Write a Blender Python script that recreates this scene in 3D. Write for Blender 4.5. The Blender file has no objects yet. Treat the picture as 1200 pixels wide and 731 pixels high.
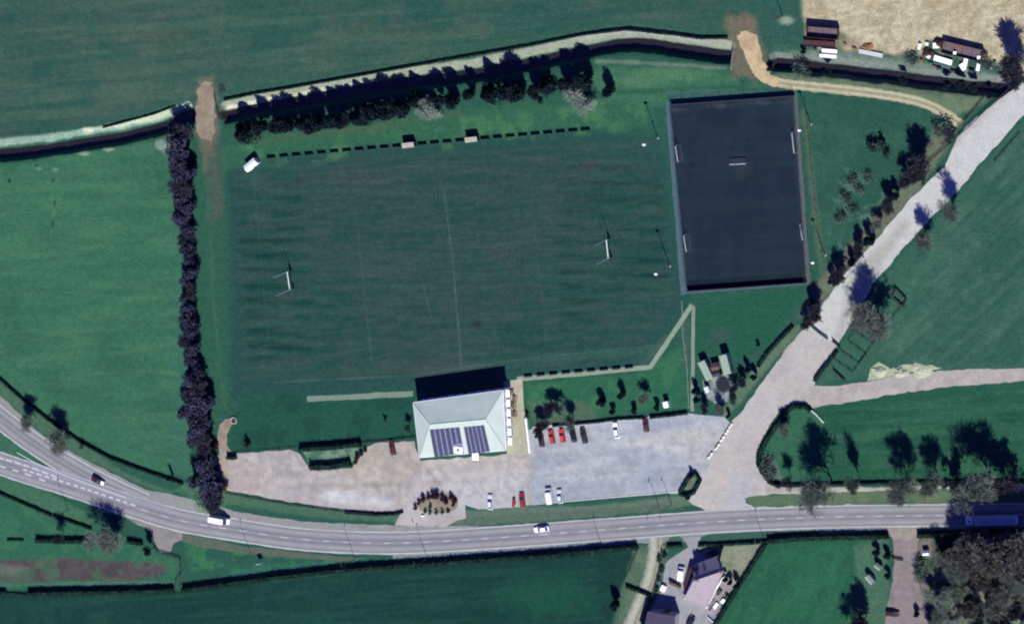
import bpy, bmesh, math, random
import numpy as np
from mathutils import Vector, Matrix
from mathutils.geometry import delaunay_2d_cdt

random.seed(7)
RNG = np.random.default_rng(11)
SC = bpy.context.scene
COL = SC.collection

# ------------------------------------------------------------------ camera
TILT = math.radians(26.0); DIST = 1200.0; PXM = 3.7
_s, _c = math.sin(TILT), math.cos(TILT)
_ax, _ay = 0.862, 0.507
_a = math.hypot(_ax, _ay); _ax /= _a; _ay /= _a
CAMP = Vector((DIST*_s*_ax, DIST*_s*_ay, DIST*_c))
_d = -CAMP.normalized()
_up = (Vector((0, 1, 0)) - _d*_d.y).normalized()
_rt = _d.cross(_up).normalized()
cam_d = bpy.data.cameras.new('camera'); cam = bpy.data.objects.new('camera', cam_d)
COL.objects.link(cam); SC.camera = cam
M3 = Matrix((_rt, _up, -_d)).transposed()
cam.matrix_world = Matrix.Translation(CAMP) @ M3.to_4x4()
cam_d.sensor_width = 36; cam_d.lens = 36.0*DIST/(1200.0/PXM)
cam_d.clip_start = 10; cam_d.clip_end = 20000
FP = DIST*PXM

def at(px, py, z=0.0):
    """a photograph pixel -> world point on the plane of height z"""
    v = _d*FP + _rt*(px-600.0) - _up*(py-365.5)
    t = (z-CAMP.z)/v.z
    return CAMP + v*t
def at2(px, py, z=0.0):
    p = at(px, py, z); return (p.x, p.y)
def proj(x, y, z=0.0):
    dx, dy, dz = x-CAMP.x, y-CAMP.y, z-CAMP.z
    f = dx*_d.x+dy*_d.y+dz*_d.z
    u = dx*_rt.x+dy*_rt.y+dz*_rt.z
    w = dx*_up.x+dy*_up.y+dz*_up.z
    return 600.0+FP*u/f, 365.5-FP*w/f

# ------------------------------------------------------------------ colour
KEXP = np.array([1.68, 1.64, 1.88])
def lin(c):
    c = np.asarray(c, float)/255.0
    return np.where(c <= .04045, c/12.92, ((c+.055)/1.055)**2.4)
def C(r, g, b):
    return np.clip(lin((r, g, b))/KEXP, 0.004, 0.85)

# ------------------------------------------------------------------ light
sun_v = at(771, 272)-at(785, 312)          # a mast's shadow on the ground
SUN_EL = math.radians(46.0)
sh_az = math.atan2(sun_v.y, sun_v.x)
sun_dir = Vector((-math.cos(sh_az)*math.cos(SUN_EL), -math.sin(sh_az)*math.cos(SUN_EL), math.sin(SUN_EL)))
sl = bpy.data.lights.new('sun', 'SUN'); so = bpy.data.objects.new('sun', sl); COL.objects.link(so)
sl.energy = 4.0; sl.angle = math.radians(0.5); sl.color = (1.0, 0.965, 0.91)
so.rotation_euler = sun_dir.to_track_quat('Z', 'Y').to_euler()
so.location = sun_dir*300
W = bpy.data.worlds.new('World'); SC.world = W; W.use_nodes = True
nt = W.node_tree
bg = nt.nodes['Background']; sky = nt.nodes.new('ShaderNodeTexSky'); sky.sky_type = 'NISHITA'
sky.sun_disc = False; sky.sun_elevation = SUN_EL
sky.sun_rotation = math.atan2(sun_dir.x, sun_dir.y)
sky.ozone_density = 6.0; sky.dust_density = .3
tint = nt.nodes.new('ShaderNodeMix'); tint.data_type = 'RGBA'; tint.blend_type = 'MULTIPLY'; tint.inputs[0].default_value = 1.0
tint.inputs[7].default_value = (.42, .36, 1.15, 1)
nt.links.new(sky.outputs[0], tint.inputs[6]); nt.links.new(tint.outputs[2], bg.inputs[0]); bg.inputs[1].default_value = 0.062
SC.view_settings.view_transform = 'Standard'; SC.view_settings.look = 'None'
SC.view_settings.exposure = 0.86; SC.view_settings.gamma = 1.0
SC.view_settings.use_curve_mapping = False
SC.cycles.filter_width = 2.1
SC.cycles.max_bounces = 4; SC.cycles.diffuse_bounces = 2

# ------------------------------------------------------------------ materials
MATS = {}
def mat(name, col, rough=.9, metal=0, var=.18, scale=1.2, spec=.3, bump=0, col2=None):
    if name in MATS: return MATS[name]
    m = bpy.data.materials.new(name); m.use_nodes = True
    n = m.node_tree.nodes; l = m.node_tree.links; b = n['Principled BSDF']
    b.inputs['Roughness'].default_value = rough; b.inputs['Metallic'].default_value = metal
    b.inputs['Specular IOR Level'].default_value = spec
    tc = n.new('ShaderNodeTexCoord'); no = n.new('ShaderNodeTexNoise')
    no.inputs['Scale'].default_value = scale; no.inputs['Detail'].default_value = 5
    l.new(tc.outputs['Object'], no.inputs['Vector'])
    r = n.new('ShaderNodeValToRGB')
    c = np.asarray(col, float); c2 = np.asarray(col2, float) if col2 is not None else c
    r.color_ramp.elements[0].position = .3; r.color_ramp.elements[1].position = .7
    r.color_ramp.elements[0].color = (*np.clip(c*(1-var), 0, 1), 1)
    r.color_ramp.elements[1].color = (*np.clip(c2*(1+var), 0, 1), 1)
    l.new(no.outputs[0], r.inputs[0]); l.new(r.outputs[0], b.inputs['Base Color'])
    if bump:
        bp = n.new('ShaderNodeBump'); bp.inputs['Strength'].default_value = bump
        l.new(no.outputs[0], bp.inputs['Height']); l.new(bp.outputs[0], b.inputs['Normal'])
    MATS[name] = m; return m

def vmat(name, fine=.22, mid=.14, rough=.95, scales=(4.0, .55), bump=.0, sat=1.0):
    """painted (vertex colour) albedo with procedural grain"""
    if name in MATS: return MATS[name]
    m = bpy.data.materials.new(name); m.use_nodes = True
    n = m.node_tree.nodes; l = m.node_tree.links; b = n['Principled BSDF']
    b.inputs['Roughness'].default_value = rough; b.inputs['Specular IOR Level'].default_value = 0.0
    at_ = n.new('ShaderNodeAttribute'); at_.attribute_name = 'Col'
    tc = n.new('ShaderNodeTexCoord')
    cur = at_.outputs['Color']
    for sc_, am in ((scales[0], fine), (scales[1], mid)):
        no = n.new('ShaderNodeTexNoise'); no.inputs['Scale'].default_value = sc_
        no.inputs['Detail'].default_value = 6; no.inputs['Roughness'].default_value = .65
        l.new(tc.outputs['Object'], no.inputs['Vector'])
        mr = n.new('ShaderNodeMapRange'); mr.inputs[1].default_value = .3; mr.inputs[2].default_value = .7
        mr.inputs[3].default_value = 1-am; mr.inputs[4].default_value = 1+am
        l.new(no.outputs[0], mr.inputs[0])
        vm = n.new('ShaderNodeVectorMath'); vm.operation = 'SCALE'
        l.new(cur, vm.inputs[0]); l.new(mr.outputs[0], vm.inputs['Scale']); cur = vm.outputs[0]
        if bump and sc_ == scales[0]:
            bp = n.new('ShaderNodeBump'); bp.inputs['Strength'].default_value = bump; bp.inputs['Distance'].default_value = .1
            l.new(no.outputs[0], bp.inputs['Height']); l.new(bp.outputs[0], b.inputs['Normal'])
    if sat != 1.0:
        hs = n.new('ShaderNodeHueSaturation'); hs.inputs['Saturation'].default_value = sat; l.new(cur, hs.inputs['Color']); cur = hs.outputs[0]
    l.new(cur, b.inputs['Base Color'])
    MATS[name] = m; return m

# ------------------------------------------------------------------ object helpers
def tag(o, label, cat, group=None, kind=None):
    if label: o['label'] = label
    if cat: o['category'] = cat
    if group: o['group'] = group
    if kind: o['kind'] = kind
    return o
def thing(name, label, cat, loc=(0, 0, 0), rz=0, group=None, scale=1):
    o = bpy.data.objects.new(name, None); COL.objects.link(o)
    o.empty_display_size = .3
    o.location = (loc[0], loc[1], loc[2] if len(loc) > 2 else 0); o.rotation_euler = (0, 0, rz)
    o.scale = (scale,)*3 if not hasattr(scale, '__len__') else scale
    return tag(o, label, cat, group)
def link(name, me, m, parent=None):
    o = bpy.data.objects.new(name, me); COL.objects.link(o)
    if m is not None and not me.materials: me.materials.append(m)
    if parent is not None: o.parent = parent
    return o
def struct(o, label=None):
    o['kind'] = 'structure'
    if label: o['label'] = label
    return o
class MB:
    def __init__(s): s.v = []; s.f = []
    def add(s, vs, fs):
        k = len(s.v); s.v += [tuple(v) for v in vs]; s.f += [tuple(i+k for i in f) for f in fs]; return s
    def box(s, x0, x1, y0, y1, z0, z1, M=None, tx=0, ty=0):
        vs = [(x0, y0, z0), (x1, y0, z0), (x1, y1, z0), (x0, y1, z0), (x0+tx, y0+ty, z1), (x1-tx, y0+ty, z1), (x1-tx, y1-ty, z1), (x0+tx, y1-ty, z1)]
        if M is not None: vs = [M @ Vector(v) for v in vs]
        return s.add(vs, [(3, 2, 1, 0), (4, 5, 6, 7), (0, 1, 5, 4), (1, 2, 6, 5), (2, 3, 7, 6), (3, 0, 4, 7)])
    def tube(s, p0, p1, r0, r1=None, n=8, cap=True):
        p0 = Vector(p0); p1 = Vector(p1); r1 = r0 if r1 is None else r1
        d = (p1-p0).normalized(); a = d.orthogonal().normalized(); b = d.cross(a)
        vs = []
        for p, r in ((p0, r0), (p1, r1)):
            for i in range(n):
                t = 2*math.pi*i/n; vs.append(p+a*r*math.cos(t)+b*r*math.sin(t))
        fs = [(i, (i+1) % n, n+(i+1) % n, n+i) for i in range(n)]
        if cap: fs += [tuple(range(n-1, -1, -1)), tuple(range(n, 2*n))]
        return s.add(vs, fs)
    def prism(s, pts, z0, z1):
        """vertical prism over a counter-clockwise or clockwise plan polygon"""
        n = len(pts)
        vs = [(p[0], p[1], z0) for p in pts]+[(p[0], p[1], z1) for p in pts]
        return s.add(vs, [tuple(range(n-1, -1, -1)), tuple(range(n, 2*n))]+[(i, (i+1) % n, n+(i+1) % n, n+i) for i in range(n)])
    def slab(s, q, t):
        """thick sheet: polygon q (3-D), thickened downwards by t"""
        n = len(q); vs = [tuple(p) for p in q]+[(p[0], p[1], p[2]-t) for p in q]
        return s.add(vs, [tuple(range(n)), tuple(range(2*n-1, n-1, -1))]+[(i, (i+1) % n, n+(i+1) % n, n+i) for i in range(n)])
    def build(s, name, m, parent=None, bevel=0, fix=True):
        me = bpy.data.meshes.new(name); me.from_pydata(s.v, [], s.f)
        if bevel or fix:
            bm = bmesh.new(); bm.from_mesh(me)
            if bevel:
                bmesh.ops.bevel(bm, geom=bm.edges[:], offset=bevel, segments=2, affect='EDGES', clamp_overlap=True)
            bmesh.ops.recalc_face_normals(bm, faces=bm.faces); bm.to_mesh(me); bm.free()
        me.update()
        return link(name, me, m, parent)
def copy_tree(o, parent=None):
    c = o.copy(); COL.objects.link(c); c.parent = parent
    for ch in list(KIDS.get(o.name, [])): copy_tree(ch, c)
    return c
KIDS = {}
def index_kids():
    KIDS.clear()
    for o in bpy.data.objects:
        if o.parent: KIDS.setdefault(o.parent.name, []).append(o)

ORD = 'first second third fourth fifth sixth seventh eighth ninth tenth eleventh twelfth thirteenth fourteenth fifteenth sixteenth seventeenth eighteenth nineteenth twentieth'.split()
ORD += ['twenty-'+w for w in ORD[:9]]+['thirtieth']+['thirty-'+w for w in ORD[:9]]+['fortieth']

# ------------------------------------------------------------------ noise, distance, painting
_perm = RNG.random((256, 256))
def vnoise(x, y):
    xi = np.floor(x).astype(int); yi = np.floor(y).astype(int); fx = x-xi; fy = y-yi
    fx = fx*fx*(3-2*fx); fy = fy*fy*(3-2*fy)
    g = lambda i, j: _perm[(xi+i) & 255, (yi+j) & 255]
    return (g(0, 0)*(1-fx)+g(1, 0)*fx)*(1-fy)+(g(0, 1)*(1-fx)+g(1, 1)*fx)*fy
def fbm(x, y, s, o=4, seed=0):
    r = 0; a = .5; t = 0
    for k in range(o):
        r = r+a*vnoise(x/s+seed*17.3+k*5.1, y/s+seed*9.7+k*3.3); t += a; a *= .5; s /= 2.03
    return r/t*2-1           # about -0.6..0.6
def seg_dist(x, y, pts, closed=False):
    d = np.full(x.shape, 1e9); pts = list(pts)
    for (ax, ay), (bx, by) in zip(pts, pts[1:]+([pts[0]] if closed else [])):
        vx, vy = bx-ax, by-ay; L = vx*vx+vy*vy+1e-9
        t = np.clip(((x-ax)*vx+(y-ay)*vy)/L, 0, 1)
        d = np.minimum(d, np.hypot(x-ax-t*vx, y-ay-t*vy))
    return d
def inside(x, y, pts):
    r = np.zeros(x.shape, bool); n = len(pts)
    for i in range(n):
        (ax, ay), (bx, by) = pts[i], pts[(i+1) % n]
        if ay == by: continue
        c = ((ay > y) != (by > y)) & (x < (bx-ax)*(y-ay)/(by-ay)+ax)
        r ^= c
    return r
def sstep(v): v = np.clip(v, 0, 1); return v*v*(3-2*v)
def paint(x, y, base, ops):
    """x, y: photograph pixels of the ground points; returns albedo per point"""
    col = np.tile(np.asarray(base, float), (len(x), 1))
    wob = fbm(x, y, 14, 4, 3)
    for op in ops:
        k = op[0]
        if k == 'poly':
            _, pts, c, soft, st, amp = op; m = max(soft, 1)+amp*1.2+2
        elif k == 'line':
            _, pts, wid, c, soft, st, amp = op; m = wid+soft+amp+2
        elif k == 'blob':
            _, cx, cy, rx, ry, c, st = op; m = 0; pts = [(cx-rx*1.6, cy-ry*1.6), (cx+rx*1.6, cy+ry*1.6)]
        elif k == 'stripes':
            _, pts, c, per, ang, st, soft = op; m = soft
        elif k == 'mottle':
            _, pts, c, size, st, seed = op; m = 6
        elif k == 'streak':
            _, pts, c, len_, wid, ang, st, seed = op; m = 6
        xs = [p[0] for p in pts]; ys = [p[1] for p in pts]
        idx = np.where((x > min(xs)-m) & (x < max(xs)+m) & (y > min(ys)-m) & (y < max(ys)+m))[0]
        if not len(idx): continue
        X, Y = x[idx], y[idx]; w = wob[idx]
        if k == 'poly':
            d = seg_dist(X, Y, pts, True); d = np.where(inside(X, Y, pts), d, -d)+w*amp
            a = sstep(d/soft+.5)*st
        elif k == 'line':
            d = seg_dist(X, Y, pts)+w*amp; a = sstep((wid/2+soft/2-d)/soft)*st
        elif k == 'blob':
            d = np.hypot((X-cx)/rx, (Y-cy)/ry)+w*.5; a = sstep(1.3-d)*st
        elif k == 'stripes':
            d = seg_dist(X, Y, pts, True); d = np.where(inside(X, Y, pts), d, -d)
            ph = (X*math.sin(ang)+Y*math.cos(ang))/per*2*math.pi+w*.6
            a = sstep(d/soft)*st*(.5+.5*np.sin(ph))*(.55+.9*(fbm(X, Y, 40, 3, 8)+.5))
        elif k == 'mottle':
            d = seg_dist(X, Y, pts, True); d = np.where(inside(X, Y, pts), d, -d)
            nn = fbm(X, Y, size, 5, seed)
            a = sstep(d/8)*np.clip(sstep((nn+.05)/.35), 0, 1)*st
        elif k == 'streak':
            d = seg_dist(X, Y, pts, True); d = np.where(inside(X, Y, pts), d, -d)
            U = (X*math.cos(ang)-Y*math.sin(ang))/len_; V = (X*math.sin(ang)+Y*math.cos(ang))/wid
            nn = fbm(U*10, V*10, 10, 5, seed)
            a = sstep(d/8)*np.clip(sstep((nn+.12)/.4), 0, 1)*st
        a = np.clip(a, 0, 1)[:, None]
        col[idx] = col[idx]*(1-a)+np.asarray(c)*a
    return col
def set_col(me, col):
    at_ = me.color_attributes.new('Col', 'FLOAT_COLOR', 'POINT')
    a = np.ones((len(col), 4), np.float32); a[:, :3] = col
    at_.data.foreach_set('color', a.ravel())

def wobble(poly, step, amp, seed=0):
    """photograph polygon -> subdivided irregular outline"""
    out = []
    n = len(poly)
    for i in range(n):
        a, b = poly[i], poly[(i+1) % n]
        L = math.hypot(b[0]-a[0], b[1]-a[1]); k = max(1, int(L/step))
        for j in range(k):
            t = j/k; x = a[0]+(b[0]-a[0])*t; y = a[1]+(b[1]-a[1])*t
            out.append((x, y))
    arr = np.array(out)
    nx = fbm(arr[:, 0], arr[:, 1], 9, 3, 21+seed)*amp*1.6; ny = fbm(arr[:, 0], arr[:, 1], 9, 3, 31+seed)*amp*1.6
    return [(x+a, y+b) for (x, y), a, b in zip(out, nx, ny)]
def smooth_path(pts, it=2, closed=False):
    for _ in range(it):
        q = []
        if closed:
            for i in range(len(pts)):
                a, b = pts[i], pts[(i+1) % len(pts)]
                q += [(a[0]*.75+b[0]*.25, a[1]*.75+b[1]*.25), (a[0]*.25+b[0]*.75, a[1]*.25+b[1]*.75)]
        else:
            q = [pts[0]]
            for a, b in zip(pts, pts[1:]):
                q += [(a[0]*.75+b[0]*.25, a[1]*.75+b[1]*.25), (a[0]*.25+b[0]*.75, a[1]*.25+b[1]*.75)]
            q.append(pts[-1])
        pts = q
    return pts
def sheet(name, poly, z, base, ops, m, step=4.0, amp=.8, label=None, seed=0, thick=0):
    """flat paved sheet traced on the ground, vertex painted"""
    P = wobble(poly, step, amp, seed)
    xs = [p[0] for p in P]; ys = [p[1] for p in P]
    gx, gy = np.meshgrid(np.arange(min(xs), max(xs), step), np.arange(min(ys), max(ys), step))
    gx = gx.ravel()+RNG.uniform(-.8, .8, gx.size); gy = gy.ravel()+RNG.uniform(-.8, .8, gy.size)
    ok = inside(gx, gy, P); gx, gy = gx[ok], gy[ok]
    ok = seg_dist(gx, gy, P, True) > step*.5; gx, gy = gx[ok], gy[ok]
    pts = [at2(*p) for p in P]+[at2(a, b) for a, b in zip(gx, gy)]
    n = len(P)
    v, e, f, *_ = delaunay_2d_cdt([Vector(p) for p in pts], [], [list(range(n))], 1, 1e-5)
    me = bpy.data.meshes.new(name); me.from_pydata([(p.x, p.y, z) for p in v], [], f)
    me.update()
    if me.polygons and me.polygons[0].normal.z < 0: me.flip_normals()
    A = np.array([(p.x, p.y) for p in v]); px, py = proj(A[:, 0], A[:, 1])
    set_col(me, paint(px, py, base, ops))
    return struct(link(name, me, m), label)
def resample(pts, step):
    out = [pts[0]]
    for a, b in zip(pts, pts[1:]):
        L = math.hypot(b[0]-a[0], b[1]-a[1]); k = max(1, int(L/step))
        out += [(a[0]+(b[0]-a[0])*j/k, a[1]+(b[1]-a[1])*j/k) for j in range(1, k+1)]
    return out
def normals(pts):
    r = []
    for i in range(len(pts)):
        a = pts[max(i-1, 0)]; b = pts[min(i+1, len(pts)-1)]
        dx, dy = b[0]-a[0], b[1]-a[1]; L = math.hypot(dx, dy)+1e-9
        r.append((-dy/L, dx/L))
    return r
def ribbon(name, path, prof, z, m, step=5, ops=(), label=None, wob=.4):
    """road along a photographed centre line; prof = [(offset px, colour)] across"""
    P = resample(smooth_path(path, 3), step); N = normals(P)
    v = []; cols = []; pxs = []
    for (x, y), (nx, ny) in zip(P, N):
        for k, (o, c) in enumerate(prof):
            e = 0
            if k in (0, len(prof)-1): e = random.uniform(-wob, wob)
            q = (x+nx*(o+e), y+ny*(o+e)); pxs.append(q); v.append((*at2(*q), z)); cols.append(c)
    w = len(prof); f = [(i*w+j, i*w+j+1, (i+1)*w+j+1, (i+1)*w+j) for i in range(len(P)-1) for j in range(w-1)]
    me = bpy.data.meshes.new(name); me.from_pydata(v, [], f); me.update()
    if me.polygons[0].normal.z < 0: me.flip_normals()
    A = np.array(pxs); base = np.array(cols)
    col = base
    if ops:
        big = paint(A[:, 0], A[:, 1], (0, 0, 0), ops); al = paint(A[:, 0], A[:, 1], (0, 0, 0), [o_white(o) for o in ops])[:, :1]
        col = base*(1-al)+big
    set_col(me, col)
    return struct(link(name, me, m), label)
def o_white(o):
    o = list(o); i = {'poly': 2, 'line': 3, 'blob': 5, 'stripes': 2, 'mottle': 2, 'streak': 2}[o[0]]; o[i] = (1, 1, 1); return tuple(o)
# ------------------------------------------------------------------ ground
BIG = -2000
F_N = C(54, 93, 82); F_W = C(60, 112, 88); F_P = C(42, 80, 78); F_S = C(28, 64, 61); F_E = C(58, 100, 87)
DITCH = [[(-40, 180), (0, 177), (50, 172), (100, 164), (140, 158), (180, 148), (210, 138), (227, 128)],
         [(259, 133), (305, 122.6), (340, 117), (398, 106), (480, 92), (507, 90), (565, 82), (619, 71), (670, 59), (717, 49), (740, 47.5), (766, 49), (809, 56), (858, 63)],
         [(904, 69), (920, 71), (966, 77), (1037, 85), (1083, 91), (1130, 97), (1177, 101), (1192, 102)]]
DW = [at2(*p) for p in DITCH[0]], [at2(*p) for p in DITCH[1]], [at2(*p) for p in DITCH[2]]
def ditch_z(x, y):
    z = np.zeros(x.shape)
    for path in DW:
        bs = np.full(x.shape, 1e9); bd = np.full(x.shape, 1e9); along = np.full(x.shape, -1e9)
        acc = 0; L_tot = sum(math.hypot(b[0]-a[0], b[1]-a[1]) for a, b in zip(path, path[1:]))
        for i, ((ax, ay), (bx, by)) in enumerate(zip(path, path[1:])):
            vx, vy = bx-ax, by-ay; L = math.hypot(vx, vy); vx /= L; vy /= L
            t = (x-ax)*vx+(y-ay)*vy; s = -(x-ax)*vy+(y-ay)*vx
            tc = np.clip(t, 0, L); d = np.hypot(x-ax-vx*tc, y-ay-vy*tc)
            tt = t if (i in (0, len(path)-2)) else tc
            m = d < bd; bd = np.where(m, d, bd); bs = np.where(m, s, bs); along = np.where(m, acc+tt, along); acc += L
        wn = fbm(x, y, 5, 3, 5)*.5
        s = bs+wn
        dep = np.interp(s, [-4.6, -3.5, -3.0, -.4, .4, 3.5, 4.8], [0, -.25, -2.7, -2.9, -2.7, -.35, 0])
        end = np.clip(along/.7, 0, 1)*np.clip((L_tot-along)/.7, 0, 1)
        z = np.minimum(z, dep*end)
    return z

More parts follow.
